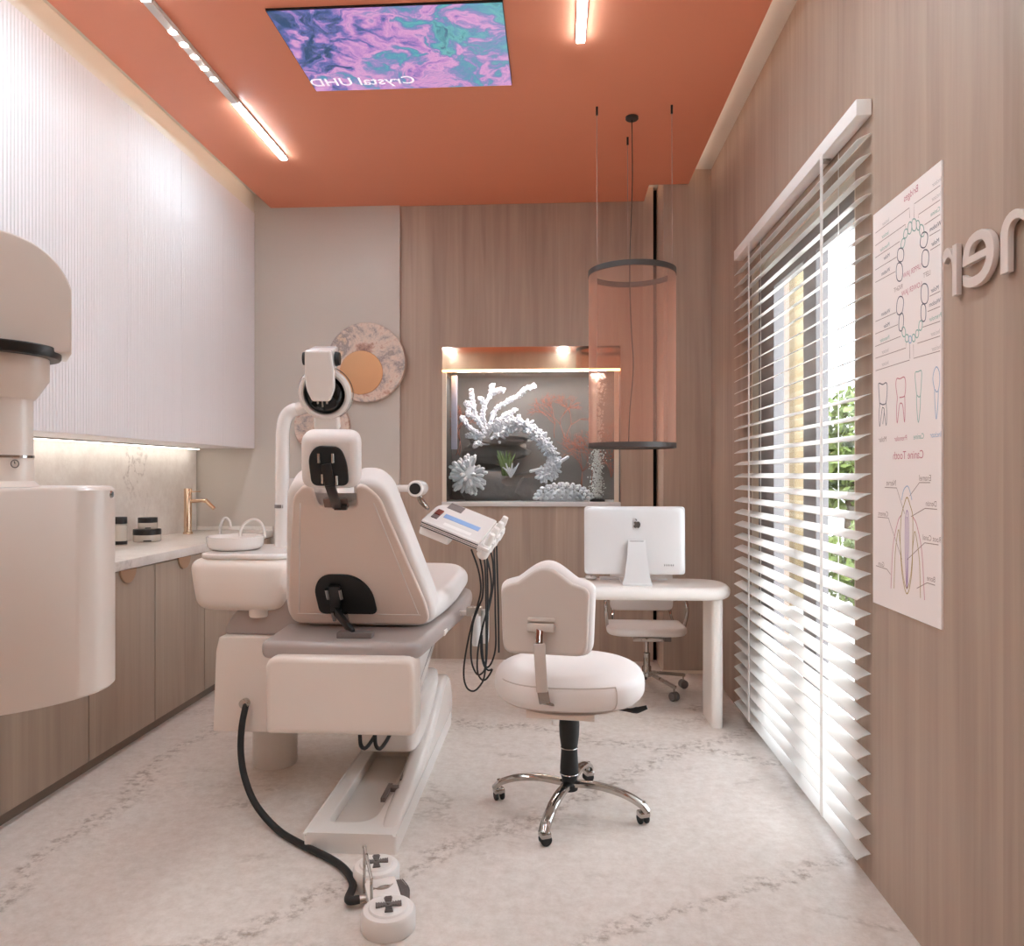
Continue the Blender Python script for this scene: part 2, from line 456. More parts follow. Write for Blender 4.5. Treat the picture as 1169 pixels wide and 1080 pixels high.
def prism(bm, pts, d0, d1, Mx=None, bev=0.0, seg=2):
    """2D outline (local x, y) extruded along local z from d0 to d1, rims rounded by stepping the outline inwards"""
    P = []
    for p in pts:
        q = Vector((p[0], p[1]))
        if not P or (q - P[-1]).length > 1e-5: P.append(q)
    if (P[0] - P[-1]).length < 1e-5: P.pop()
    n = len(P)
    if sum(P[i].x*P[(i+1) % n].y - P[(i+1) % n].x*P[i].y for i in range(n)) < 0: P = P[::-1]
    if d1 < d0: d0, d1 = d1, d0
    nr = []
    for i in range(n):
        a = (P[i] - P[i-1]).normalized(); b = (P[(i+1) % n] - P[i]).normalized()
        na, nb = Vector((a.y, -a.x)), Vector((b.y, -b.x))
        m = na + nb
        if m.length < 1e-6: m = na
        m.normalize(); nr.append(m / max(0.5, m.dot(na)))
    lv = [(d0, 0.0), (d1, 0.0)]
    if bev:
        bev = min(bev, (d1 - d0)*0.499)
        lo = [(d0 + bev*(1 - math.sin(PI/2*k/seg)), bev*(1 - math.cos(PI/2*k/seg))) for k in range(seg, -1, -1)]
        hi = [(d1 - bev*(1 - math.sin(PI/2*k/seg)), bev*(1 - math.cos(PI/2*k/seg))) for k in range(seg + 1)]
        lo = [(d0 + bev*(1 - math.sin(PI/2*k/seg)), bev*(1 - math.cos(PI/2*k/seg))) for k in range(0, seg + 1)]
        # k = 0: full height offset, no inset ... k = seg: at the rim, inset by bev
        lo = [(d0 + bev*(1 - math.sin(PI/2*k/seg)), bev*(1 - math.cos(PI/2*k/seg))) for k in range(seg, -1, -1)]
        hi = [(d1 - bev*(1 - math.sin(PI/2*k/seg)), bev*(1 - math.cos(PI/2*k/seg))) for k in range(0, seg + 1)]
        lv = lo + hi
    rings = [[bm.verts.new((P[i].x - nr[i].x*o, P[i].y - nr[i].y*o, z)) for i in range(n)] for z, o in lv]
    for a, b in zip(rings, rings[1:]):
        for i in range(n):
            j = (i+1) % n
            bm.faces.new((a[i], a[j], b[j], b[i]))
    bm.faces.new(rings[0][::-1]); bm.faces.new(rings[-1])
    xf(bm, [v for r in rings for v in r], Mx)
    return bm

def basis(o, x, y, z):
    o, x, y, z = Vector(o), Vector(x).normalized(), Vector(y).normalized(), Vector(z).normalized()
    return Matrix(((x.x, y.x, z.x, o.x), (x.y, y.y, z.y, o.y), (x.z, y.z, z.z, o.z), (0, 0, 0, 1)))

def sell(bm, c, s, e1=0.5, e2=0.5, nu=32, nv=18, Mx=None):
    """superellipsoid: e near 0 is boxy, 1 is an ellipsoid"""
    def pw(v, e): return math.copysign(abs(v)**e, v)
    rings = []; vs = []
    for j in range(nv+1):
        ph = -PI/2 + PI*j/nv
        if j in (0, nv):
            v = bm.verts.new((c[0], c[1], c[2] + s[2]*pw(math.sin(ph), e1))); rings.append([v]); vs.append(v); continue
        rg = []
        for i in range(nu):
            th = 2*PI*i/nu
            v = bm.verts.new((c[0] + s[0]*pw(math.cos(ph), e1)*pw(math.cos(th), e2), c[1] + s[1]*pw(math.cos(ph), e1)*pw(math.sin(th), e2), c[2] + s[2]*pw(math.sin(ph), e1)))
            rg.append(v); vs.append(v)
        rings.append(rg)
    for a, b in zip(rings, rings[1:]):
        for i in range(nu):
            k = (i+1) % nu
            if len(a) == 1: bm.faces.new((a[0], b[k], b[i]))
            elif len(b) == 1: bm.faces.new((a[i], a[k], b[0]))
            else: bm.faces.new((a[i], a[k], b[k], b[i]))
    xf(bm, vs, Mx)
    return bm

def ico(bm, c, r, sub=1):
    bmesh.ops.create_icosphere(bm, subdivisions=sub, radius=r, matrix=Matrix.Translation(c))
    return bm

def finish(name, bm, m, smooth=True, ang=38):
    bmesh.ops.recalc_face_normals(bm, faces=bm.faces)
    if smooth:
        for f in bm.faces: f.smooth = len(f.verts) <= 6
        for e in bm.edges:
            if len(e.link_faces) == 2 and e.calc_face_angle(0) > R(ang): e.smooth = False
    me = bpy.data.meshes.new(name); bm.to_mesh(me); bm.free()
    for mm in (m if isinstance(m, (list, tuple)) else [m]): me.materials.append(mm)
    o = bpy.data.objects.new(name, me); COL.objects.link(o)
    return o

def thing(name, label, cat, loc, group=None):
    o = bpy.data.objects.new(name, None); COL.objects.link(o)
    o.empty_display_size = 0.05
    o.location = loc; OFF[o] = Vector(loc)
    o['label'] = label; o['category'] = cat
    if group: o['group'] = group
    return o

def part(name, bm, m, parent, label=None, kind=None, ang=38):
    """geometry in world coordinates becomes a child of its thing (or of a part)"""
    bmesh.ops.translate(bm, verts=bm.verts, vec=-OFF[parent])
    o = finish(name, bm, m, ang=ang); o.parent = parent; OFF[o] = OFF[parent]
    if label: o['label'] = label
    if kind: o['kind'] = kind
    return o

def solo(name, bm, m, label=None, cat=None, group=None, kind=None, ang=38):
    xs = [v.co for v in bm.verts]
    lo = Vector([min(v[i] for v in xs) for i in range(3)]); hi = Vector([max(v[i] for v in xs) for i in range(3)])
    b = Vector(((lo.x+hi.x)/2, (lo.y+hi.y)/2, lo.z))
    bmesh.ops.translate(bm, verts=bm.verts, vec=-b)
    o = finish(name, bm, m, ang=ang); o.location = b; OFF[o] = b
    if label: o['label'] = label
    if cat: o['category'] = cat
    if group: o['group'] = group
    if kind: o['kind'] = kind
    return o

def struct(name, bm, m): return solo(name, bm, m, kind='structure')

def copy_tree(o, parent=None):
    c = o.copy(); COL.objects.link(c)
    if parent is not None: c.parent = parent
    for ch in [q for q in bpy.data.objects if q.parent == o]: copy_tree(ch, c)
    return c

def text_bm(body, size, Mx, extrude=0.0, align='CENTER', bold=0.0, bev=0.0):
    cu = bpy.data.curves.new('lettering', 'FONT'); cu.body = body; cu.size = size
    cu.align_x = align; cu.extrude = extrude; cu.offset = bold; cu.resolution_u = 6
    if bev: cu.bevel_depth = bev; cu.bevel_resolution = 1
    o = bpy.data.objects.new('lettering', cu); COL.objects.link(o)
    dg = bpy.context.evaluated_depsgraph_get()
    me = bpy.data.meshes.new_from_object(o.evaluated_get(dg))
    bm = bmesh.new(); bm.from_mesh(me)
    bpy.data.objects.remove(o); bpy.data.curves.remove(cu); bpy.data.meshes.remove(me)
    bmesh.ops.transform(bm, matrix=Mx, verts=bm.verts)
    return bm

def join_bm(dst, src):
    me = bpy.data.meshes.new('tmp'); src.to_mesh(me); src.free(); dst.from_mesh(me); bpy.data.meshes.remove(me)
    return dst

def atX(x, y, X):
    a = ray(x, y); t = X / a.x
    return Vector((X, a.y * t, EYE + a.z * t))

# ================================================================== THE SETTING
YB, XR, XL = 5.374, 1.04, -2.67
HC, HT = 3.295, 3.393
bm = bx(BM(), -2.9, 1.3, -1.4, 5.9, -0.08, 0.0); struct('floor', bm, M['floor'])
# dropped terracotta panel with its notch in the far right corner, and the slab above it
bm = prism(BM(), [(-2.092, -1.4), (0.888, -1.4), (0.888, 5.071), (0.626, 5.071), (0.626, YB - 0.001), (-2.092, YB - 0.001)], HC, HC + 0.05)
struct('ceiling', bm, M['orange'])
bm = bx(BM(), -2.9, 1.3, -1.4, 5.9, HT, HT + 0.1); struct('ceiling', bm, M['ceil_white'])
# right wall with the tall opening
bm = BM()
WX = XR + 0.2
bx(bm, XR, WX, -1.4, 2.66, 0, HT); bx(bm, XR, WX, 4.05, 5.9, 0, HT); bx(bm, XR, WX, 2.66, 4.05, 2.41, HT)
struct('wall_right', bm, M['wood_y'])
# back wall: wood with the aquarium niche
NX0, NX1, NZ0, NZ1 = -0.828, 0.46, 1.108, 2.262
bm = BM()
bx(bm, -1.135, NX0, YB, 5.9, 0, HT); bx(bm, NX1, 0.692, YB, 5.9, 0, HT)
bx(bm, NX0, NX1, YB, 5.9, 0, NZ0); bx(bm, NX0, NX1, YB, 5.9, NZ1, HT)
struct('wall_back', bm, M['wood_x'])
bm = bx(BM(), 0.692, 0.722, YB + 0.06, 5.9, 0, HT); struct('slit_shade', bm, M['gap_shade'])  # near-black strip drawn in for the shade inside the open wall gap
bm = bx(BM(), -2.68, -1.1352, 5.352, 5.9, 0, HT); struct('wall_back', bm, M['plaster'])
bm = bx(BM(), 0.722, XR - 0.0005, 5.075, 5.9, 0, HT); struct('wall_return', bm, M['wood_x'])
bm = bx(BM(), -2.9, XL, 1.55, 5.9, 0, HT); struct('wall_left', bm, M['plaster'])
bm = bx(BM(), -2.9, -2.2, -1.4, 1.55, 0, HT); struct('wall_left', bm, M['ochre'])  # unseen block, added so its ochre bounces amber onto the x-ray unit
bm = bx(BM(), -2.2, 1.04, -1.4, -1.25, 0, HT); struct('wall_front', bm, M['wood_x'])
bm = bx(BM(), 0.7225, XR - 0.001, 5.069, 5.0748, 0, 0.022); struct('baseboard_back', bm, M['jamb'])
bm = bx(BM(), -2.6, -2.216, 1.551, 5.351, 3.259, HT - 0.0005); struct('trim_2', bm, M['filler'])

# window: dark sliding frames set in the opening
bm = BM()
FX0, FX1 = 1.075, 1.125
bx(bm, FX0, FX1, 2.661, 4.049, 2.274, 2.409)
bx(bm, FX0, FX1, 2.661, 4.049, 0.0, 0.10)
bx(bm, FX0, FX1, 3.754, 4.049, 0.10, 2.274)
bx(bm, FX0 + 0.01, FX1 + 0.03, 3.25, 3.345, 0.10, 2.274); bx(bm, FX0, FX1, 3.154, 3.25, 0.10, 2.274)
bx(bm, FX0, FX1, 2.661, 2.72, 0.10, 2.274)
w1 = struct('window_1', bm, M['frame_grey'])
part('window_pane', bx(BM(), 1.098, 1.104, 3.345, 3.754, 0.10, 2.274), M['glass'], w1)
part('window_pane', bx(BM(), 1.098, 1.104, 2.72, 3.154, 0.10, 2.274), M['glass'], w1)
bm = BM()
bx(bm, XR + 0.002, FX0, 4.03, 4.0495, 0.0, 2.409); bx(bm, XR + 0.002, FX0, 2.6605, 2.672, 0.0, 2.409); bx(bm, XR + 0.002, FX0, 2.672, 4.03, 2.40, 2.4095)
part('window_reveal', bm, M['jamb'], w1)

# ================================================================== OUTSIDE
bm = bx(BM(), 1.3, 14, -6, 22, -0.2, -0.05); struct('ground', bm, M['ground'])
b = thing('house_wing', 'cream rendered house wing seen outside through the far pane behind the blind', 'building', (2.1, 8.4, -0.05))
part('wall', bx(BM(), 1.32, 2.60, 8.0, 9.2, -0.05, 5.6), M['facade'], b)
for i in range(7): part('wall_batten', bx(BM(), 1.36 + i*0.18, 1.42 + i*0.18, 7.985, 8.0, 0.0, 5.5), M['facade_dark'], b)
part('roof', bx(BM(), 1.25, 2.75, 7.85, 9.4, 5.6, 5.75), M['frame_grey'], b)

def leaf_cloud(bm, c, s, n, rnd, size=0.05):
    for _ in range(n):
        v = Vector((rnd.gauss(0, 1), rnd.gauss(0, 1), rnd.gauss(0, 1))).normalized() * (rnd.random() ** 0.4)
        p = Vector(c) + Vector((v.x*s[0], v.y*s[1], v.z*s[2]))
        x = Vector((rnd.gauss(0, 1), rnd.gauss(0, 1), rnd.gauss(0, 1))).normalized()
        y = x.orthogonal().normalized(); k = size * rnd.uniform(0.6, 1.4)
        bm.faces.new([bm.verts.new(p - x*k), bm.verts.new(p + y*k*0.5), bm.verts.new(p + x*k), bm.verts.new(p - y*k*0.5)])
rnd = random.Random(4)
t = thing('garden_tree', 'small leafy green tree in the garden seen through the near pane behind the blind', 'tree', (3.25, 8.4, -0.05))
part('trunk', tube(BM(), [(3.25, 8.4, -0.06), (3.22, 8.4, 0.8), (3.28, 8.42, 1.6)], [0.07, 0.055, 0.04], 10, 4), M['bark'], t)
bm = BM(); leaf_cloud(bm, (3.28, 8.4, 1.55), (0.55, 0.5, 0.75), 1500, rnd, 0.07); part('crown', bm, M['leaf'], t, ang=180)
t = thing('garden_shrub', 'low green shrub below the tree outside the window', 'shrub', (2.95, 7.4, -0.05))
part('stem', tube(BM(), [(2.95, 7.4, -0.06), (2.95, 7.42, 0.5)], [0.03, 0.02], 8), M['bark'], t)
bm = BM(); leaf_cloud(bm, (2.95, 7.4, 0.45), (0.4, 0.35, 0.42), 800, rnd, 0.055); part('foliage', bm, M['leaf'], t, ang=180)
f = thing('picket_fence', 'white slatted garden fence behind the tree outside the window', 'fence', (3.6, 9.4, -0.05))
bm = BM()
for i in range(11): bx(bm, 2.62, 5.0, 9.38, 9.41, 0.1 + i*0.17, 0.21 + i*0.17)
part('slat_panel', bm, M['fence'], f)
for i in range(3): part('post', bx(BM(), 2.62 + i*1.14, 2.72 + i*1.14, 9.41, 9.5, -0.05, 2.0), M['fence'], f)

# ================================================================== VENETIAN BLIND
BY0, BY1 = 2.52, 4.215
bl = thing('venetian_blind', 'wide white horizontal-slat blind hanging over the tall window', 'blind', (1.0, 3.37, 0.05))
part('headrail', bx(BM(), 0.988, 1.0385, BY0, BY1, 2.53, 2.585, 0.003), M['headrail'], bl)
bm = BM()
pt = 0.066
dx, dz = 0.023, 0.0106
for i in range(37):
    z = 0.083 + pt*i
    Mx = Matrix.Translation((1.0125, 0, z)) @ Matrix.Rotation(-R(25), 4, 'Y')
    # a shallow crowned slat
    n = 4
    tops, bots = [], []
    for k in range(n + 1):
        u = -0.0255 + 0.051*k/n
        h = 0.0022*(1 - (u/0.0255)**2)
        tops.append((u, h + 0.0012)); bots.append((u, h - 0.0012))
    ring = tops + bots[::-1]
    a = [bm.verts.new((p[0], BY0, p[1])) for p in ring]; c = [bm.verts.new((p[0], BY1, p[1])) for p in ring]
    m_ = len(ring)
    for q in range(m_):
        w = (q + 1) % m_
        bm.faces.new((a[q], a[w], c[w], c[q]))
    bm.faces.new(a[::-1]); bm.faces.new(c)
    xf(bm, a + c, Mx)
part('slats', bm, M['blind'], bl, ang=30)
for px in (938, 855):
    y = atX(px, 540, 0.985).y
    part('ladder_tape', bx(BM(), 0.9835, 0.9848, y - 0.014, y + 0.014, 0.075, 2.532), M['blind'], bl)
    bm = BM(); cyl(bm, (1.0385, y - 0.02, 0.09), (1.0385, y - 0.02, 2.532), 0.0018, seg=6); part('lift_cord', bm, M['blind'], bl)
part('mounting_clip', bx(BM(), 1.0, 1.03, 2.86, 2.89, 2.522, 2.531), M['nickel'], bl)

# ================================================================== CHART ON THE RIGHT WALL
po = thing('tooth_chart', 'tall pale paper dental chart with outlined teeth and mirrored captions on the wood wall', 'poster', (1.036, 2.284, 0.93))
part('sheet', bx(BM(), 1.034, 1.0398, 2.068, 2.5, 0.928, 2.192), M['poster'], po)
PX = 1.0338
def Pp(x, y): return atX(x, y, PX)
def ribbon(bm, pts, w):
    """flat printed line on the chart"""
    pts = [p for p in pts]
    L_, R_ = [], []
    for i, p in enumerate(pts):
        t = (pts[min(i+1, len(pts)-1)] - pts[max(i-1, 0)]); t.x = 0
        if t.length < 1e-9: t = Vector((0, 1, 0))
        t.normalize(); nrm = Vector((0, -t.z, t.y))
        L_.append(bm.verts.new(p + nrm*w/2)); R_.append(bm.verts.new(p - nrm*w/2))
    for i in range(len(pts)-1): bm.faces.new((L_[i], L_[i+1], R_[i+1], R_[i]))
INK = {k: mat('chart ink ' + k, c, 0.6) for k, c in dict(dark=(104, 98, 106), green=(150, 184, 170), red=(206, 134, 142), brown=(172, 148, 138), ochre=(178, 146, 70), blue=(160, 182, 206), mauve=(176, 140, 176), pale=(196, 186, 180)).items()}
DR = {k: BM() for k in INK}
def ell(k, cx, cy, rx, ry, rot=0.0, w=0.0035):
    pts = []
    for i in range(25):
        a = 2*PI*i/24; ca, sa = math.copysign(abs(math.cos(a))**0.8, math.cos(a)), math.copysign(abs(math.sin(a))**0.8, math.sin(a))
        x, y = rx*ca, ry*sa
        pts.append(Pp(cx + x*math.cos(rot) - y*math.sin(rot), cy + x*math.sin(rot) + y*math.cos(rot)))
    ribbon(DR[k], pts, w)
def pl(k, pts, w=0.0028, sm=0):
    q = [Pp(*p) for p in pts]
    ribbon(DR[k], spline(q, 6) if sm else q, w)
def z1(x, y): return (995 + x/9.0, 180 + y/9.0)
def z2(x, y): return (995 + x/9.0, 290 + y/9.0)
def z3(x, y): return (995 + x/7.715, 400 + y/7.715)
def z4(x, y): return (995 + x/6.353, 530 + y/6.353)
def ez(zf, sc_, k, x, y, rx, ry, rot=0.0, w=0.0035):
    c = zf(x, y); ell(k, c[0], c[1], rx/sc_, ry/sc_, rot, w)
for k, x, y, rx, ry, ro in (('dark', 298, 1000, 33, 70, 0.05), ('dark', 538, 845, 36, 82, 0.15), ('green', 322, 880, 18, 50, 0.2), ('green', 350, 780, 20, 48, 0.2), ('green', 392, 722, 20, 62, 0.1),
                            ('green', 437, 690, 24, 62, 0), ('green', 478, 695, 18, 50, -0.1), ('green', 515, 750, 24, 62, -0.1)): ez(z1, 9.0, k, x, y, rx, ry, ro)
for k, x, y, rx, ry, ro in (('dark', 286, 185, 33, 95, 0), ('dark', 552, 45, 36, 90, 0.05), ('dark', 292, 530, 34, 95, 0.1), ('dark', 304, 700, 24, 92, 0.05), ('dark', 545, 408, 38, 104, 0), ('dark', 532, 603, 26, 90, 0),
                            ('green', 330, 800, 18, 50, -0.1), ('green', 362, 865, 18, 38, 0), ('blue', 396, 878, 14, 36, 0), ('green', 432, 862, 16, 38, 0), ('green', 468, 820, 16, 40, 0.1), ('green', 503, 735, 18, 50, 0.1)): ez(z2, 9.0, k, x, y, rx, ry, ro)
for zf, a in ((z1, [(40, 775), (388, 515), (392, 620)]), (z1, [(38, 905), (348, 685), (350, 720)]), (z1, [(38, 1030), (290, 860)]), (z1, [(170, 1075), (258, 1020)]), (z1, [(436, 620), (438, 475), (705, 285)]), (z1, [(480, 620), (482, 585), (705, 432)]),
              (z1, [(545, 690), (705, 582)]), (z1, [(592, 805), (705, 740)]), (z1, [(605, 950), (705, 890)]), (z2, [(38, 165), (250, 35)]), (z2, [(38, 292), (245, 180)]), (z2, [(40, 695), (250, 600)]), (z2, [(38, 822), (270, 725)]), (z2, [(38, 950), (300, 845)]),
              (z2, [(40, 1072), (352, 965), (356, 910)]), (z2, [(595, 435), (705, 382)]), (z2, [(575, 592), (705, 538)]), (z2, [(525, 752), (705, 690)]), (z2, [(470, 918), (705, 842)]), (z2, [(430, 930), (432, 1072), (705, 995)]), (z2, [(392, 920), (394, 1075)]),
              (z3, [(35, 180), (335, 85), (336, 0)])):
    pl('brown', [zf(*p) for p in a], 0.0022)
# four teeth in a row
pl('dark', [z3(*p) for p in ((72, 480), (62, 320), (66, 290), (98, 300), (128, 285), (138, 330), (128, 455), (100, 478), (72, 465))], 0.0035, 1)
pl('dark', [z3(*p) for p in ((72, 480), (66, 560), (72, 670), (92, 520), (100, 505), (112, 530), (98, 650))], 0.003, 1)
pl('dark', [z3(*p) for p in ((128, 460), (134, 560), (128, 660), (110, 530))], 0.003, 1)
pl('red', [z3(*p) for p in ((228, 420), (214, 310), (222, 250), (250, 250), (288, 236), (300, 300), (292, 395), (268, 412), (245, 415))], 0.0035, 1)
pl('red', [z3(*p) for p in ((228, 415), (220, 520), (226, 640), (244, 490), (258, 465), (275, 490), (290, 632), (294, 520), (292, 400))], 0.0035, 1)
pl('green', [z3(*p) for p in ((398, 400), (384, 250), (386, 195), (410, 188), (438, 180), (440, 250), (430, 390), (414, 410), (398, 400), (398, 500), (412, 635), (428, 500), (430, 395))], 0.003, 1)
pl('blue', [z3(*p) for p in ((556, 350), (540, 260), (548, 190), (572, 145), (596, 190), (600, 270), (588, 350), (570, 365), (556, 350), (558, 470), (570, 605), (584, 470), (588, 350))], 0.003, 1)
# tooth section
pl('blue', [z4(*p) for p in ((218, 260), (232, 190), (258, 158), (276, 190), (292, 260))], 0.003, 1)
pl('ochre', [z4(*p) for p in ((214, 380), (234, 300), (257, 240), (280, 300), (298, 380), (298, 560), (290, 800), (257, 940), (222, 800), (208, 560), (214, 380))], 0.0035, 1)
pl('ochre', [z4(*p) for p in ((163, 900), (172, 640), (195, 475), (204, 560))], 0.003, 1)
pl('ochre', [z4(*p) for p in ((355, 970), (345, 680), (315, 490), (304, 560))], 0.003, 1)
pl('ochre', [z4(*p) for p in ((206, 560), (228, 800), (256, 900), (284, 800), (302, 560))], 0.003, 1)
pl('red', [z4(*p) for p in ((140, 900), (155, 600), (190, 420), (214, 370))], 0.003, 1)
pl('red', [z4(*p) for p in ((384, 985), (365, 640), (330, 450), (300, 380))], 0.003, 1)
pl('mauve', [z4(*p) for p in ((244, 400), (256, 335), (268, 400), (268, 640), (256, 910), (244, 640), (244, 400))], 0.0035, 1)
pl('mauve', [z4(*p) for p in ((256, 380), (256, 900))], 0.005)
for a in ([(95, 168), (182, 172), (240, 360)], [(45, 382), (122, 390), (220, 690)], [(32, 735), (112, 762), (138, 800)], [(425, 133), (347, 133), (276, 230)], [(475, 327), (388, 320), (286, 380)], [(485, 585), (385, 570), (254, 695)], [(460, 878), (402, 860), (328, 900)]):
    pl('brown', [z4(*p) for p in a], 0.0024)
for k, v in DR.items():
    part('outline_drawing', v, INK[k], po)
def chart_text(s, x, y, size, ink):
    o = Pp(x, y)
    bm = text_bm(s, size, basis(o, (0, 1, 0), (0, 0, 1), (1, 0, 0)))
    bmesh.ops.translate(bm, verts=bm.verts, vec=(-0.0002, 0, 0))
    return bm
TX = {}
for s, zf, x, y, size, ink in (('Bridges', z1, 405, 400, 0.03, 'red'), ('UPPER JAW', z2, 415, 200, 0.022, 'red'), ('LOWER JAW', z2, 410, 385, 0.022, 'red'), ('LEFT', z2, 568, 230, 0.02, 'brown'), ('RIGHT', z2, 274, 375, 0.02, 'brown'),
                         ('Molar', z3, 98, 805, 0.024, 'brown'), ('Premolar', z3, 256, 795, 0.022, 'red'), ('Canine', z3, 415, 780, 0.022, 'green'), ('Incisor', z3, 565, 765, 0.022, 'blue'), ('Canine Tooth', z3, 318, 955, 0.034, 'red'),
                         ('Nerve', z4, 142, 155, 0.026, 'brown'), ('Cement', z4, 84, 375, 0.022, 'brown'), ('Gum', z4, 70, 740, 0.022, 'brown'), ('Enamel', z4, 388, 120, 0.024, 'brown'), ('Dentin', z4, 432, 305, 0.022, 'brown'), ('Root Canal', z4, 436, 558, 0.022, 'brown'), ('Bone', z4, 432, 850, 0.022, 'brown'),
                         ('Wisdom', z1, 655, 725, 0.018, 'dark'), ('Molar', z1, 655, 890, 0.018, 'dark'), ('Molar', z1, 155, 1035, 0.018, 'dark'), ('Wisdom', z2, 145, 200, 0.018, 'dark'), ('Wisdom', z2, 145, 620, 0.018, 'dark'), ('Molar', z2, 155, 750, 0.018, 'dark'),
                         ('Molar', z2, 650, 380, 0.018, 'dark'), ('Wisdom', z2, 650, 520, 0.018, 'dark'), ('Canine', z1, 655, 575, 0.018, 'green'), ('Incisor', z1, 665, 420, 0.018, 'pale'), ('Incisor', z1, 670, 270, 0.018, 'pale'), ('Incisor', z1, 145, 680, 0.018, 'pale'), ('Incisor', z1, 140, 810, 0.018, 'green'), ('Premolar', z1, 135, 940, 0.018, 'green'),
                         ('Premolar', z2, 135, 890, 0.018, 'green'), ('Incisor', z2, 140, 1015, 0.018, 'pale'), ('Premolar', z2, 655, 670, 0.018, 'green'), ('Incisor', z2, 655, 830, 0.018, 'pale'), ('Incisor', z2, 665, 985, 0.018, 'pale'), ('Incisor', z3, 120, 130, 0.018, 'pale')):
    join_bm(TX.setdefault(ink, BM()), chart_text(s, *zf(x, y), size, ink))
for k, v in TX.items(): part('caption_text', v, INK[k], po)

# raised wall letters (seen mirrored)
def wall_letter(ch, y_left, y_right, z0, label):
    bm = text_bm(ch, 0.255, Matrix.Identity(4), extrude=0.006, align='LEFT', bold=0.0, bev=0.0008)
    xs = [v.co.x for v in bm.verts]; ys = [v.co.y for v in bm.verts]
    s = (y_left - y_right)/(max(xs) - min(xs))
    k = 0.133/(max(ys) - min(ys))
    Mx = basis((1.027, y_right, z0), (0, 1, 0), (0, 0, 1), (1, 0, 0)) @ Matrix.Diagonal((s, k, 1, 1)) @ Matrix.Translation((-min(xs), -min(ys), 0))
    bmesh.ops.transform(bm, matrix=Mx, verts=bm.verts)
    t = thing('wall_letter', label, 'sign letter', (1.03, (y_left + y_right)/2, z0), 'raised letters on the wood wall')
    part('letter_face', bm, M['letter'], t)
    for zz in (0.03, 0.1):
        yy = y_right + (0.012 if ch != 'e' else 0.04 + zz*0.4); z_ = z0 + (zz if ch != 'e' else 0.009)
        part('standoff', cyl(BM(), (1.033, yy, z_), (1.0402, yy, z_), 0.004, seg=8), M['nickel'], t)
wall_letter('r', 2.038, 1.966, 1.806, 'raised beige mirrored letter r at the edge of the chart')
wall_letter('e', 1.94, 1.802, 1.806, 'raised beige mirrored letter e in the middle of the wall lettering')
wall_letter('n', 1.778, 1.66, 1.806, 'raised beige mirrored letter n cut off by the right picture edge')

# ================================================================== LEFT WALL: CABINETS
JY = [2.115, 2.665, 3.215, 3.766, 4.313, 4.86, 5.345]
ordb = ['lower wood cabinet nearest the camera, beyond the left picture edge', 'lower wood cabinet under the hanging x-ray unit, cut by the left picture edge',
        'lower wood cabinet with its half-round tan pull fully in view below the black-lidded jars', 'lower wood cabinet whose tan pull is just left of the spittoon tank',
        'lower wood cabinet partly hidden behind the spittoon tower', 'lower wood cabinet in the far corner, hidden behind the spittoon tower']
ordt = ['white fluted wall cabinet nearest the camera, beyond the left picture edge', 'white fluted wall cabinet at the left picture edge, above the x-ray unit', 'white fluted wall cabinet just right of the x-ray unit\'s domed head',
        'white fluted wall cabinet above the stacked black-lidded jars', 'white fluted wall cabinet above the rose-gold faucet', 'white fluted wall cabinet ending at the plaster back wall']
DX = -2.088
for i, (y0, y1) in enumerate(zip(JY, JY[1:])):
    c = thing('base_cabinet', ordb[i], 'cabinet', (-2.38, (y0+y1)/2, 0), 'lower wood cabinets along the left wall')
    part('carcass', bx(BM(), -2.668, DX - 0.019, y0 + 0.001, y1 - 0.001, 0.056, 0.8825), M['wood_cab'], c)
    d = part('door', bx(BM(), DX - 0.018, DX, y0 + 0.0045, y1 - 0.0045, 0.058, 0.875, 0.0015), M['wood_cab'], c)
    part('toe_kick', bx(BM(), -2.66, -2.122, y0 + 0.001, y1 - 0.001, 0.0, 0.0555), M['toe'], c)
    yc = (y0 + y1)/2 + 0.02
    half = [(0.066*math.cos(-PI*k/24), 0.066*math.sin(-PI*k/24)) for k in range(25)]
    bm = prism(BM(), half, 0.0, 0.010, basis((DX + 0.0005, yc, 0.881), (0, 1, 0), (0, 0, 1), (1, 0, 0)), 0.0015)
    part('pull', bm, M['tan_leather'], d, 'tan half-round pull')
JT = [2.08, 2.63, 3.18, 3.73, 4.278, 4.826, 5.351]
for i, (y0, y1) in enumerate(zip(JT, JT[1:])):
    c = thing('wall_cabinet', ordt[i], 'cabinet', (-2.44, (y0+y1)/2, 1.531), 'white fluted cabinets above the counter')
    part('carcass', bx(BM(), -2.6695, -2.231, y0 + 0.0008, y1 - 0.0008, 1.531, 3.257), M['cab_white'], c)
    bm = BM()
    n = int(round((y1 - y0)/0.0215)); prof = []
    ya, yb = y0 + 0.0012, y1 - 0.0012
    for k in range(n):
        p = ya + (yb - ya)*k/n; w = (yb - ya)/n
        for q in range(6):
            u = q/6
            prof.append((p + w*u, -2.2145 + 0.0045*math.sin(PI*u)))
    prof.append((yb, -2.2145))
    lo = [bm.verts.new((x, y, 1.531)) for y, x in prof]; hi = [bm.verts.new((x, y, 3.257)) for y, x in prof]
    for k in range(len(prof)-1): bm.faces.new((lo[k], lo[k+1], hi[k+1], hi[k]))
    ex = [bm.verts.new((-2.230, yb, 1.531)), bm.verts.new((-2.230, ya, 1.531)), bm.verts.new((-2.230, yb, 3.257)), bm.verts.new((-2.230, ya, 3.257))]
    bm.faces.new(lo + [ex[0], ex[1]]); bm.faces.new((hi + [ex[2], ex[3]])[::-1])
    bm.faces.new((lo[-1], ex[0], ex[2], hi[-1])); bm.faces.new((ex[1], lo[0], hi[0], ex[3])); bm.faces.new((ex[0], ex[1], ex[3], ex[2]))
    part('fluted_door', bm, M['cab_white'], c, ang=60)
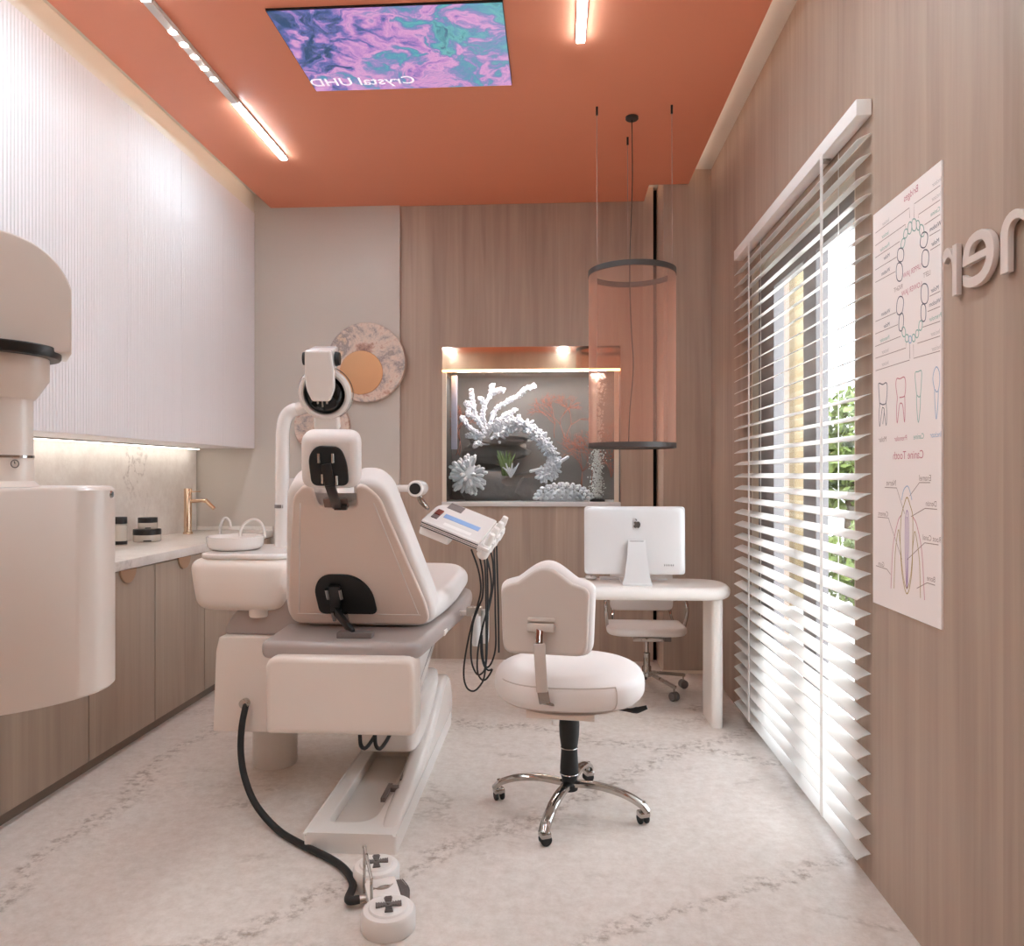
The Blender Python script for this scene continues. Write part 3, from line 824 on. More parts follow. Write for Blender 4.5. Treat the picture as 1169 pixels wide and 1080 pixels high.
ls = thing('under_cabinet_light', 'thin glowing light strip under the white wall cabinets', 'light', (-2.585, 3.7, 1.52), None)
part('channel', bx(BM(), -2.60, -2.57, 2.1, 5.25, 1.522, 1.5305), M['nickel'], ls)
part('diffuser', bx(BM(), -2.595, -2.575, 2.1, 5.24, 1.518, 1.522), M['led_under'], ls)
bs = solo('backsplash', bx(BM(), -2.6695, -2.645, 1.6, 5.335, 0.931, 1.5305), M['marble'], 'pale veined marble backsplash between counter and white wall cabinets', 'backsplash')
ct = thing('worktop', 'long pale marble counter on the wood cabinets along the left wall', 'counter', (-2.37, 3.5, 0.883))
part('slab', bx(BM(), -2.6695, -2.072, 1.6, 5.351, 0.883, 0.93, 0.002), M['marble'], ct)
part('upstand', bx(BM(), -2.644, -2.075, 5.337, 5.3512, 0.9305, 0.958), M['marble'], ct)

# things on the counter
fp = atZ(214.5, 609.5, 0.93)
fa = thing('tall_faucet', 'tall rose-gold faucet standing on the marble counter by the corner', 'faucet', (fp.x, fp.y, 0.93))
bm = BM(); lathe(bm, [(0, 0), (0.032, 0), (0.032, 0.012), (0.026, 0.016), (0.026, 0.31), (0.024, 0.314), (0, 0.314)], fp); part('body', bm, M['gold'], fa)
bm = tube(BM(), [fp + Vector(q) for q in ((0.02, 0, 0.225), (0.10, -0.005, 0.23), (0.135, -0.008, 0.226))], 0.012, 12); part('spout', bm, M['gold'], fa)
bm = cyl(BM(), fp + Vector((0.128, -0.008, 0.235)), fp + Vector((0.192, -0.012, 0.175)), 0.0135); part('nozzle', bm, M['gold'], fa)
bm = cyl(BM(), fp + Vector((0.0, 0, 0.29)), fp + Vector((0.09, -0.004, 0.293)), 0.004, seg=10); part('lever', bm, M['gold'], fa)

def jar(p, r, h, lid, label, group):
    j = thing('lidded_jar', label, 'jar', p, group)
    bm = BM(); lathe(bm, [(0, 0), (r*0.94, 0), (r, 0.006), (r, h), (0, h)], p, seg=28); part('body', bm, M['jar'], j)
    bm = BM(); lathe(bm, [(0, h + 0.0005), (r*1.01, h + 0.0005), (r*1.01, h + lid - 0.003), (r*0.98, h + lid), (0, h + lid)], p, seg=28); part('lid', bm, M['black'], j, 'black lid')
    a = math.radians(-62)
    bm = bx(BM(), -r*0.28, r*0.28, r*0.985, r*1.012, h*0.12, h*0.28, Mx=Matrix.Translation(p) @ Matrix.Rotation(math.radians(-150), 4, 'Z'))
    part('tag', bm, M['black'], j)
jp = atZ(168, 618, 0.93)
jar(jp, 0.079, 0.042, 0.034, 'wide low jar with black lid on the counter, under a smaller jar', 'black-lidded jars on the counter')
jar(jp + Vector((0.004, 0.0, 0.0775)), 0.055, 0.038, 0.032, 'small jar with black lid stacked on a wider jar', 'black-lidded jars on the counter')
bp_ = atZ(137.5, 622.5, 0.93)
bo = thing('lotion_bottle', 'slim pale bottle with black cap half hidden behind the hanging x-ray unit', 'bottle', bp_)
bm = BM(); lathe(bm, [(0, 0), (0.034, 0), (0.036, 0.004), (0.036, 0.118), (0.026, 0.126), (0, 0.126)], bp_); part('body', bm, M['jar'], bo)
bm = BM(); lathe(bm, [(0, 0.1265), (0.036, 0.1265), (0.036, 0.162), (0.034, 0.165), (0, 0.165)], bp_); part('cap', bm, M['black'], bo)
bm = BM(); lathe(bm, [(0.0368, 0.006), (0.0368, 0.026), (0.0362, 0.026), (0.0362, 0.006)], bp_, close=True); part('band', bm, M['black'], bo)

# ================================================================== CEILING FIXTURES
def light_profile(name, label, x0, x1, parts):
    t = thing(name, label, 'light', ((x0+x1)/2, parts[0][0], HC - 0.022), 'linear ceiling lights')
    return t
TX0, TX1 = -1.692, -1.650
tl = thing('linear_light', 'long white ceiling light bar with five round spots on the left of the terracotta ceiling', 'light', (-1.671, 3.0, HC - 0.022), 'linear ceiling lights')
part('profile', bx(BM(), TX0, TX1, -1.24, 4.495, HC - 0.012, HC - 0.0005), M['white_plastic'], tl)
part('diffuser', bx(BM(), TX0 + 0.004, TX1 - 0.004, 3.793, 4.49, HC - 0.02, HC - 0.0125), M['led'], tl)
part('diffuser', bx(BM(), TX0 + 0.004, TX1 - 0.004, -1.2, 2.945, HC - 0.02, HC - 0.0125), M['led'], tl)
part('spot_module', bx(BM(), TX0 + 0.002, TX1 - 0.002, 2.947, 3.79, HC - 0.0205, HC - 0.0125), M['white_plastic'], tl)
for k in range(5):
    y = 3.156 + 0.0978*k
    bm = BM(); cyl(bm, (-1.671, y, HC - 0.0225), (-1.671, y, HC - 0.0207), 0.0155, seg=20); part('spot_lens', bm, M['led_spot'], tl)
tr = thing('linear_light', 'short end of a glowing ceiling light bar right of the ceiling screen', 'light', (0.107, 2.6, HC - 0.022), 'linear ceiling lights')
part('profile', bx(BM(), 0.087, 0.129, -1.24, 3.35, HC - 0.012, HC - 0.0005), M['white_plastic'], tr)
part('diffuser', bx(BM(), 0.091, 0.125, -1.2, 3.345, HC - 0.02, HC - 0.0125), M['led'], tr)

for nm, lb, b3 in (('cove_light', 'hidden warm light strip along the left edge above the terracotta ceiling', (-2.085, -2.07, 0.2, 5.2, HC + 0.0505, HC + 0.06)),
                   ('cove_light', 'hidden warm light strip along the right edge above the terracotta ceiling', (0.862, 0.878, 0.2, 5.05, HC + 0.0505, HC + 0.06)),
                   ('cove_light', 'warm light strip above the ceiling notch in the far right corner', (0.55, 0.6, 5.12, 5.33, HC + 0.0505, HC + 0.06))):
    solo(nm, bx(BM(), *b3), M['led_warm'], lb, 'light', 'cove light strips above the ceiling panel')

tv = thing('ceiling_screen', 'flat screen set in the terracotta ceiling showing pink and teal swirls', 'screen', (-0.717, 3.379, HC - 0.012))
part('housing', bx(BM(), -1.215, -0.219, 3.05, 3.708, HC - 0.010, HC - 0.0004), M['black'], tv)
o = part('picture', bx(BM(), -1.212, -0.222, 3.053, 3.705, HC - 0.0125, HC - 0.0102), M['tv'], tv)
bm = text_bm('Crystal UHD', 0.098, basis((-0.955, 3.655, HC - 0.0128), (-1, 0, 0), (0, -1, 0), (0, 0, 1)), bold=0.0006)
part('screen_text', bm, M['tv_text'], tv)

# pendant
pc = Vector((0.413, 4.10, HC)); PR = 0.2385
pe = thing('pendant_lamp', 'tall peach translucent cylinder pendant with dark rings hanging over the desk', 'lamp', (pc.x, pc.y, 1.48))
bm = BM(); lathe(bm, [(0, -0.0005), (0.035, -0.0005), (0.035, -0.012), (0.03, -0.016), (0, -0.016)], (pc.x, pc.y, HC)); part('canopy', bm, M['ring_dark'], pe)
for (ax, ay) in ((0.216, 3.975), (0.610, 3.98), (0.413, 4.345)):
    bm = BM(); cyl(bm, (ax, ay, HC - 0.0005), (ax, ay, HC - 0.045), 0.006, seg=12); f_ = part('ferrule', bm, M['black'], pe)
    v = Vector((ax - pc.x, ay - pc.y)); v = v.normalized()*(PR - 0.006)
    bm = tube(BM(), [(ax, ay, HC - 0.045), (pc.x + v.x, pc.y + v.y, 2.45)], 0.0016, 6); part('wire', bm, M['wire'], f_)
bm = BM(); lathe(bm, [(PR, 2.424), (PR, 2.452), (PR - 0.012, 2.452), (PR - 0.012, 2.424)], (pc.x, pc.y, 0), seg=64, close=True); part('top_ring', bm, M['ring_dark'], pe)
bm = BM(); lathe(bm, [(PR, 1.485), (PR, 1.512), (PR - 0.012, 1.512), (PR - 0.012, 1.485)], (pc.x, pc.y, 0), seg=64, close=True); part('bottom_ring', bm, M['ring_dark'], pe)
bm = BM(); lathe(bm, [(PR - 0.0035, 1.5125), (PR - 0.0035, 2.4235)], (pc.x, pc.y, 0), seg=64); part('shade', bm, M['gauze'], pe, 'translucent peach cylinder shade')
bm = BM(); lathe(bm, [(0, 1.488), (PR - 0.0125, 1.488), (PR - 0.0125, 1.494), (0, 1.494)], (pc.x, pc.y, 0), seg=48); part('bottom_disc', bm, M['ring_dark'], pe)
cp = [atY(721.5, 138, pc.y - 0.03), atY(722, 200, pc.y), atY(721, 240, pc.y), atY(719, 300, pc.y), atY(719.5, 345, pc.y), atY(721, 380, pc.y), atY(723, 420, pc.y), atY(719, 470, pc.y), atY(717.5, 503, pc.y)]
cp[0] = Vector((pc.x, pc.y, HC - 0.016)); cp[-1].z = 1.496
part('power_cord', tube(BM(), cp, 0.0026, 8, 6), M['black'], pe)

# ================================================================== BACK WALL DECOR
def wall_disc(name, label, c, r, th, yaw=0, seg=56):
    bm = BM(); lathe(bm, [(0, 0.002), (r*0.98, 0.002), (r, 0.006), (r, th - 0.005), (r*0.985, th), (0, th)], c, axis=(0, -1, 0), seg=seg)
    return bm
d1 = thing('stone_mirror', 'large round agate disc with inset peach mirror on the plaster wall', 'mirror', (-1.374, 5.352, 1.85), 'round stone wall pieces')
part('stone_disc', wall_disc('d', '', (-1.374, 5.3515, 2.15), 0.288, 0.05), M['agate'], d1)
bm = BM(); lathe(bm, [(0, 0), (0.158, 0), (0.158, 0.041), (0.156, 0.043), (0, 0.043)], (-1.405, 5.3012 + 0.038, 2.075), axis=(0, -1, 0), seg=48)
part('mirror_disc', bm, M['peach_mirror'], d1, 'peach tinted mirror')
d2 = solo('stone_disc', wall_disc('d', '', (-1.70, 5.3515, 1.69), 0.205, 0.04), M['agate'], 'smaller round agate disc low on the plaster wall behind the lamp arm', 'wall disc', 'round stone wall pieces')
# ================================================================== AQUARIUM IN THE BACK WALL
aq = thing('aquarium', 'lit aquarium with white corals built into the wood back wall', 'aquarium', (-0.184, 5.55, NZ0))
AZ0, AZ1 = 1.142, 2.083                       # water zone
bm = BM()
bx(bm, NX0 + 0.001, NX1 - 0.001, 5.85, 5.88, NZ0 + 0.001, NZ1 - 0.001)
part('backdrop', bm, M['tank_back'], aq)
part('sill', bx(BM(), NX0 + 0.001, NX1 - 0.001, 5.35, 5.849, NZ0 + 0.001, AZ0, 0.002), M['alu'], aq)
part('hood', bx(BM(), NX0 + 0.001, NX1 - 0.001, 5.368, 5.849, AZ1 + 0.016, NZ1 - 0.001), M['copper_band'], aq, 'rose gold mirrored hood')
part('light_strip', bx(BM(), NX0 + 0.004, NX1 - 0.004, 5.366, 5.40, AZ1 + 0.004, AZ1 + 0.0155), M['led_tank'], aq, 'amber light strip')
for xa, xb in ((NX0 + 0.001, NX0 + 0.03), (NX1 - 0.045, NX1 - 0.012)): part('edge_trim', bx(BM(), xa, xb, 5.37, 5.385, AZ0 + 0.0005, AZ1), M['jamb'], aq)
part('front_glass', bx(BM(), NX0 + 0.03, NX1 - 0.045, 5.376, 5.382, AZ0 + 0.0005, AZ1), M['tank_glass'], aq)
for xa, xb in ((NX0 + 0.001, NX0 + 0.006), (NX1 - 0.006, NX1 - 0.001)): part('side_panel', bx(BM(), xa, xb, 5.386, 5.849, AZ0 + 0.0005, AZ1), M['tank_back'], aq)
part('tank_lamp', bx(BM(), NX0 + 0.1, NX1 - 0.1, 5.42, 5.46, AZ1 + 0.0115, AZ1 + 0.0155), emission('tank lamp', (250, 250, 255), 16), aq)

def branch(bm, p, d, L, r, rnd, depth, bump=0.35):
    n = max(3, int(L/0.02)); pts = [Vector(p)]; dd = Vector(d).normalized()
    for i in range(n):
        dd = (dd + Vector((rnd.uniform(-.22, .22), rnd.uniform(-.12, .12), rnd.uniform(-.12, .22)))*0.6).normalized()
        pts.append(pts[-1] + dd*L/n)
    rr = [r*(1 + bump*rnd.uniform(-1, 1))*(1 - 0.25*i/n) for i in range(n + 1)]
    tube(bm, pts, rr, 7)
    ico(bm, pts[-1], r*0.95, 1)
    for i in range(1, n):
        if rnd.random() < 0.75: ico(bm, pts[i] + Vector((rnd.uniform(-1, 1), rnd.uniform(-1, .3), rnd.uniform(-1, 1))).normalized()*r*0.75, r*rnd.uniform(0.4, 0.6), 1)
    if depth > 0:
        for _ in range(2):
            i = rnd.randint(max(1, n//3), n)
            s = Vector((rnd.uniform(-1, 1), rnd.uniform(-.5, .2), rnd.uniform(0.1, 1)))
            branch(bm, pts[i], (dd + s).normalized(), L*rnd.uniform(0.35, 0.55), r*0.85, rnd, depth-1, bump)

rnd = random.Random(11)
# rock stack with an arch
rk = thing('aquarium_rock', 'dark layered rock stack in the middle of the aquarium', 'rock', (-0.38, 5.6, AZ0))
bm = BM()
def rockblob(bm, c, s, seed, n=3):
    r = bmesh.ops.create_icosphere(bm, subdivisions=n, radius=1.0)
    for v in r['verts']:
        q = v.co.copy()
        k = 1 + 0.25*noise.noise(q*2 + Vector((seed, 0, 0))) + 0.1*noise.noise(q*6 + Vector((0, seed, 0)))
        v.co = Vector((c[0] + q.x*s[0]*k, c[1] + q.y*s[1]*k, c[2] + q.z*s[2]*k))
def A(x, y, Y=5.52): return atY(x, y, Y)
c = A(565, 556, 5.62); rockblob(bm, (c.x, 5.64, AZ0 + 0.11), (0.30, 0.13, 0.13), 1)
part('base_rock', bm, M['rock'], rk)
bm = BM(); c = A(565, 515, 5.68); rockblob(bm, (c.x, 5.72, c.z), (0.26, 0.09, 0.10), 2); part('rear_rock', bm, M['rock'], rk)
bm = BM(); c = A(570, 503, 5.62); rockblob(bm, (c.x, 5.62, c.z), (0.22, 0.10, 0.04), 4); part('ledge_rock', bm, M['rock'], rk)
c = A(605, 548, 5.58); bm = BM(); rockblob(bm, (c.x, 5.62, AZ0 + 0.10), (0.13, 0.10, 0.12), 7); part('side_rock', bm, M['rock'], rk)
a0, a1 = A(515.5, 429, 5.44), A(522, 513, 5.44)
part('screen_reflection', bx(BM(), a0.x, a1.x, 5.43, 5.45, a1.z, a0.z, 0.001), mat('painted screen reflection', (196, 190, 206), 0.4), aq, 'pale lavender strip painted as a reflection of the ceiling screen')  # flat strip coloured as the ceiling screen's reflection in the tank glass
# staghorn coral
st = BM()
base = A(556, 500, 5.56)
for (pxl, ln) in ((((556, 498), (545, 478), (540, 460), (538, 446)), 0), (((556, 498), (552, 470), (560, 450), (562, 440)), 0), (((554, 500), (538, 490), (530, 480), (528, 477)), 0), (((554, 502), (542, 498), (534, 497)), 0),
                  (((555, 497), (566, 468), (580, 458), (594, 450), (600, 444), (610, 441)), 0), (((556, 498), (566, 482), (578, 474), (588, 468)), 0), (((553, 505), (546, 506), (542, 508)), 0), (((548, 480), (553, 464), (549, 455)), 0), (((562, 450), (568, 446), (574, 446)), 0),
                  (((540, 460), (534, 462), (532, 460)), 0), (((556, 496), (562, 486), (572, 480), (582, 480)), 0), (((545, 478), (535, 472), (535, 468)), 0)):
    pts = [A(x, y, 5.54 + rnd.uniform(-0.02, 0.02)) for x, y in pxl]; pts[0].y = 5.56
    q = spline(pts, 5); rr = [0.0155*(1 + rnd.uniform(-.25, .25)) for _ in q]
    tube(st, q, rr, 8); ico(st, q[-1], 0.018, 1)
    for p in q[1:]:
        for _ in range(4):
            ico(st, p + Vector((rnd.uniform(-1, 1), rnd.uniform(-1, .2), rnd.uniform(-1, 1))).normalized()*0.017, rnd.uniform(0.007, 0.0125), 1)
rockblob(st, (base.x, 5.57, base.z - 0.02), (0.04, 0.03, 0.035), 9, 2)
solo('staghorn_coral', st, M['coral_white'], 'tall white branching coral on top of the rock, upper left of the aquarium', 'coral', 'white corals in the aquarium', ang=60)
# finger coral, round
fc = BM(); c = A(534, 542, 5.47)
rockblob(fc, c, (0.085, 0.06, 0.085), 3, 2)
for i in range(70):
    a = Vector((rnd.gauss(0, 1), -abs(rnd.gauss(0, 0.8)), rnd.gauss(0, 1))).normalized()
    p0 = c + Vector((a.x*0.07, a.y*0.05, a.z*0.07)); L = rnd.uniform(0.05, 0.085)
    p1 = p0 + Vector((a.x, a.y*0.6, a.z))*L
    tube(fc, [p0, p0.lerp(p1, 0.6), p1], [0.012, 0.0155, 0.0125], 8); ico(fc, p1, 0.0135, 1)
solo('finger_coral', fc, M['coral_grey'], 'round ball of pale finger coral at the lower left of the aquarium', 'coral', 'white corals in the aquarium', ang=60)
# arched coral colony
ac = BM()
arch = spline([A(x, y, 5.55) for x, y in ((566, 498), (576, 488), (590, 484), (605, 490), (618, 502), (628, 515), (632, 530), (628, 540), (618, 541))], 6)
tube(ac, arch, [0.022 + 0.014*math.sin(PI*i/len(arch)) for i in range(len(arch))], 8)
for p in arch:
    for _ in range(8):
        a = Vector((rnd.gauss(0, 1), -abs(rnd.gauss(0, 1)), rnd.gauss(0, 1))).normalized()
        L = rnd.uniform(0.03, 0.07)
        tube(ac, [p, p + a*L*0.6, p + a*L], [0.013, 0.014, 0.010], 7); ico(ac, p + a*L, 0.0108, 1)
for e in ((606, 538), (612, 545), (625, 546), (634, 545), (640, 528), (648, 522)):
    p1 = A(*e, 5.52); p0 = arch[-10]
    tube(ac, [p0, p0.lerp(p1, .5) + Vector((0, 0, 0.01)), p1], [0.016, 0.014, 0.012], 7); ico(ac, p1, 0.014, 1)
solo('arching_coral', ac, M['coral_white'], 'white knobbly coral arching down from the rock to the right', 'coral', 'white corals in the aquarium', ang=60)
# bubble coral mound
bc = BM(); c = A(643, 572, 5.47); c.z = AZ0 + 0.002
for i in range(7):
    for j in range(max(5, int(24*math.cos((i + 0.4)/7*PI/2)))):
        ph = (i + 0.4)/7*PI/2; th = 2*PI*j/max(5, int(24*math.cos(ph))) + i*0.7
        p = c + Vector((0.215*math.cos(ph)*math.cos(th), 0.075*math.cos(ph)*math.sin(th), 0.115*math.sin(ph) + 0.012))
        ico(bc, p, rnd.uniform(0.0125, 0.0175), 2)
rockblob(bc, c + Vector((0, 0, 0.02)), (0.16, 0.05, 0.07), 5, 2)
solo('bubble_coral', bc, M['coral_grey'], 'low mound of grey bubbly coral on the aquarium bed at the right', 'coral', 'white corals in the aquarium', ang=60)
# green water plant
wp = BM(); c = A(578, 543, 5.50)
for i in range(16):
    a = rnd.uniform(-0.7, 0.7); L = rnd.uniform(0.09, 0.19)
    tube(wp, [c + Vector((rnd.uniform(-.03, .03), rnd.uniform(-.02, .02), 0)), c + Vector((a*0.06, 0, L*0.55)), c + Vector((a*0.12, rnd.uniform(-.02, .02), L))], [0.008, 0.012, 0.004], 6, 3, 0.5)
solo('water_plant', wp, M['plant'], 'small green leafy plant at the foot of the rock', 'plant', ang=60)
sp_ = BM(); c = A(583, 545, 5.45)
for i in range(6):
    a = -0.6 + 0.24*i; tube(sp_, [c, c + Vector((a*0.05, 0, 0.05)), c + Vector((a*0.1, 0, 0.075 + 0.03*(i % 2)))], [0.006, 0.008, 0.005], 6, 3)
solo('tube_coral', sp_, M['coral_white'], 'tiny white tube coral in front of the green plant', 'coral', 'white corals in the aquarium', ang=60)
def sea_fan(px, py, h, w, Y, label, seed):
    rn = random.Random(seed); bm = BM(); c = atY(px, py, Y)
    def grow(p, d, L, r, dep):
        q = p + d*L; tube(bm, [p, p.lerp(q, .5) + Vector((rn.uniform(-.01, .01), 0, rn.uniform(-.01, .01))), q], [r, r*0.9, r*0.8], 5)
        if dep <= 0: return
        for k in range(rn.choice((2, 2, 3))):
            a = rn.uniform(-0.9, 0.9); nd = Vector((d.x*math.cos(a) - d.z*math.sin(a), rn.uniform(-.15, .15), d.x*math.sin(a) + d.z*math.cos(a))).normalized()
            grow(q, nd, L*rn.uniform(0.7, 0.9), r*0.85, dep-1)
    for k in range(3): grow(c + Vector((rn.uniform(-w, w)*0.3, 0, 0)), Vector((rn.uniform(-.4, .4), 0, 1)).normalized(), h*0.22, 0.0032, 4)
    solo('sea_fan', bm, M['fan_orange'], label, 'sea fan', 'orange sea fans in the aquarium', ang=180)
sea_fan(524, 520, 0.52, 0.1, 5.72, 'orange sea fan behind the white branching coral at the left of the aquarium', 1)
sea_fan(640, 500, 0.50, 0.16, 5.76, 'orange sea fan high at the back of the aquarium, left of the bubble column', 2)
sea_fan(668, 556, 0.55, 0.16, 5.74, 'orange sea fan rising behind the mound of bubbly coral', 3)
sea_fan(697, 545, 0.60, 0.08, 5.70, 'orange sea fan beside the right end of the aquarium', 5)
bb = BM(); c = A(682, 572, 5.46)
for i in range(1500):
    t_ = rnd.random()**1.15; z = AZ0 + 0.025 + t_*(AZ1 - AZ0 - 0.035)
    w = 0.036 + 0.018*math.sin(t_*9) * 0.4
    ico(bb, (c.x + rnd.gauss(0, w*0.55), 5.46 + rnd.gauss(0, 0.014), z), rnd.uniform(0.0028, 0.007), 1)
solo('bubble_column', bb, M['bubble'], 'rising column of white air bubbles at the right of the aquarium', 'bubbles', kind='stuff')
bm = BM(); lathe(bm, [(0, 0.0005), (0.055, 0.0005), (0.055, 0.014), (0.04, 0.022), (0, 0.022)], (c.x, 5.46, AZ0)); solo('air_stone', bm, M['black'], 'small dark round air stone under the bubble column', 'air stone')

# ================================================================== DENTAL CHAIR
CXh = -0.79
dc = thing('dental_chair', 'cream padded dental chair with grey seat tray seen from behind', 'dental chair', (-0.74, 3.3, 0))
# floor plate with recessed tray and rising side covers
BX0, BX1 = -0.898, -0.577
def tray_plate(outer, inner, z0, z1, zi):
    bm = BM()
    def loop(p, z): return [bm.verts.new((q[0], q[1], z)) for q in p]
    ob, ot, it, ii = loop(outer, z0), loop(outer, z1), loop(inner, z1), loop(inner, zi)
    bm.faces.new(ob[::-1]); bm.faces.new(ii)
    for a, b_ in ((ob, ot), (ii, it)):
        n = len(a)
        for i in range(n): bm.faces.new((a[i], a[(i+1) % n], b_[(i+1) % n], b_[i]))
    es = []
    for l_ in (ot, it):
        for i in range(len(l_)): es.append(bm.edges.get((l_[i], l_[(i+1) % len(l_)])))
    bmesh.ops.triangle_fill(bm, edges=es, use_beauty=True, use_dissolve=False)
    rim = [e for e in es]
    bmesh.ops.bevel(bm, geom=rim, offset=0.006, segments=3, affect='EDGES', profile=0.5)
    return bm
outer = round_poly([(BX0, 2.60), (BX1 + 0.013, 2.60), (BX1 + 0.013, 4.02), (BX0, 4.02)], [0.015, 0.015, 0.05, 0.05])
inner = round_poly([(BX0 + 0.058, 2.70), (BX1 - 0.095, 2.70), (BX1 - 0.085, 3.45), (BX0 + 0.058, 3.45)], [0.035, 0.13, 0.03, 0.03], 8)
part('floor_plate', tray_plate(outer, inner, 0.0, 0.066, 0.022), M['white_plastic'], dc)
prof = round_poly([(2.66, 0.004), (4.02, 0.004), (4.06, 0.12), (3.97, 0.28), (3.80, 0.30), (3.60, 0.22), (3.15, 0.10), (2.66, 0.0655)], [0, .035, .08, .12, .12, .25, .3, 0])
part('side_cover', prism(BM(), prof, BX1 - 0.072, BX1 + 0.012, basis((0, 0, 0), (0, 1, 0), (0, 0, 1), (1, 0, 0)), 0.026, 5), M['white_gloss'], dc, ang=70)
bm = BM(); bx(bm, BX1 - 0.105, BX1 - 0.088, 2.86, 3.0, 0.07, 0.086); bx(bm, BX1 - 0.089, BX1 - 0.05, 2.955, 2.985, 0.07, 0.086); bx(bm, BX1 - 0.064, BX1 - 0.056, 3.02, 3.12, 0.086, 0.095)
part('catch_lever', bm, M['grey_mark'], dc)
# lift body
bm = BM()
sell(bm, (-0.735, 3.50, 0.245), (0.135, 0.34, 0.112), 0.25, 0.25); part('lift_housing', bm, M['white_gloss'], dc)
bm = BM()
prof = round_poly([(2.80, 0.40), (2.98, 0.385), (3.66, 0.60), (3.70, 0.66), (2.80, 0.66)], 0.03)
bx(bm, CXh - 0.06, CXh + 0.16, 3.42, 3.66, 0.30, 0.64, 0.02)
prism(bm, prof, CXh - 0.225, CXh + 0.225, basis((0, 0, 0), (0, 1, 0), (0, 0, 1), (1, 0, 0)), 0.02, 3)
part('lift_body', bm, M['white_gloss'], dc)
for k in range(2):
    x = -0.80 + k*0.062
    part('short_hose', tube(BM(), [(x, 2.99, 0.40), (x, 2.995, 0.30), (x + 0.003, 3.0, 0.24), (x + 0.014, 3.03, 0.215), (x + 0.026, 3.09, 0.225), (x + 0.028, 3.17, 0.235)], 0.008, 8, 5), M['black_soft'], dc)
# counterweight box under the back
bm = BM()
p0, p1 = atY(302, 752, 2.66), atY(473, 842, 2.66)
prism(bm, round_poly([(p0.x, p1.z), (p1.x, p1.z), (p1.x, p0.z + 0.006), (p0.x, p0.z + 0.006)], [0.024, 0.024, 0.05, 0.05]), -2.80, -2.66, basis((0, 0, 0), (1, 0, 0), (0, 0, 1), (0, -1, 0)), 0.02, 4)
part('motor_box', bm, M['cream_plastic'], dc, ang=70)
# grey seat tray
bm = BM()
outl = round_poly([(CXh - 0.315, 2.71), (CXh + 0.285, 2.71), (CXh + 0.365, 3.62), (CXh + 0.33, 4.15), (CXh - 0.33, 4.15), (CXh - 0.365, 3.62)], [0.05, 0.07, 0.2, 0.2, 0.2, 0.2])
prism(bm, outl, 0.655, 0.722, None, 0.024, 4)
part('seat_tray', bm, M['grey_plastic'], dc)
bm = BM(); bx(bm, CXh + 0.30, CXh + 0.325, 3.10, 3.2, 0.665, 0.69, 0.005); part('tray_lever', bm, M['cream_plastic'], dc)
# seat cushion
bm = BM()
outl = round_poly([(CXh - 0.27, 2.98), (CXh + 0.28, 2.98), (CXh + 0.325, 3.4), (CXh + 0.31, 4.1), (CXh + 0.22, 4.34), (CXh - 0.22, 4.34), (CXh - 0.30, 4.1), (CXh - 0.32, 3.4)], [0.1, 0.1, 0.2, 0.15, 0.15, 0.15, 0.15, 0.2])
prism(bm, outl, 0.723, 0.828, None, 0.05, 7)
part('seat_cushion', bm, M['leather'], dc, ang=80)
# reclined backrest
TL_ = R(33)
bo_ = Vector((CXh, 2.975, 0.742)); vv = Vector((0, -math.sin(TL_), math.cos(TL_))); nn = Vector((0, math.cos(TL_), math.sin(TL_)))
MB_ = basis(bo_, (1, 0, 0), vv, Vector((1, 0, 0)).cross(vv))          # local z = away from the cushion side?
if MB_.to_3x3().col[2].dot(nn) > 0: ZS = 1
else: ZS = -1
def back_outline(wb, wt, h, nw, nd, r):
    return round_poly([(-wb, 0.0), (wb, 0.0), (wb - 0.004, 0.10), (wt, h*0.93), (wt - 0.045, h), (nw, h), (nw - 0.01, h - nd), (-nw + 0.01, h - nd), (-nw, h), (-wt + 0.045, h), (-wt, h*0.93), (-wb + 0.004, 0.10)],
                      [r*1.6, r*1.6, r, r, 0.05, 0.035, 0.02, 0.02, 0.035, 0.05, r, r], 6)
HB = 0.685
bm = prism(BM(), back_outline(0.284, 0.158, HB - 0.014, 0.080, 0.09, 0.05), -0.006*ZS, 0.055*ZS, MB_, 0.008, 4); part('back_shell', bm, M['leather_shell'], dc, ang=70)
bm = prism(BM(), back_outline(0.304, 0.190, HB, 0.062, 0.085, 0.06), 0.004*ZS, 0.125*ZS, MB_ @ Matrix.Translation((0.003, -0.004, 0)), 0.030, 7); part('back_cushion', bm, M['leather'], dc, ang=80)
# stitched seam lines on the shell
for (xa, ya), (xb, yb) in (((-0.242, 0.06), (-0.135, 0.60)), ((0.242, 0.06), (0.135, 0.60)), ((-0.25, 0.055), (0.25, 0.055))):
    part('piping', tube(BM(), [MB_ @ Vector((xa, ya, -0.0065*ZS)), MB_ @ Vector((xb, yb, -0.0065*ZS))], 0.0024, 6), M['leather'], dc)
def on_back(x, y, off):
    """point of the shell's rear face under a photo position"""
    r_ = ray(x, y); o = Vector((0, 0, EYE)); c = bo_ - nn*0.006
    t = (c - o).dot(nn)/r_.dot(nn)
    return o + r_*t - nn*off
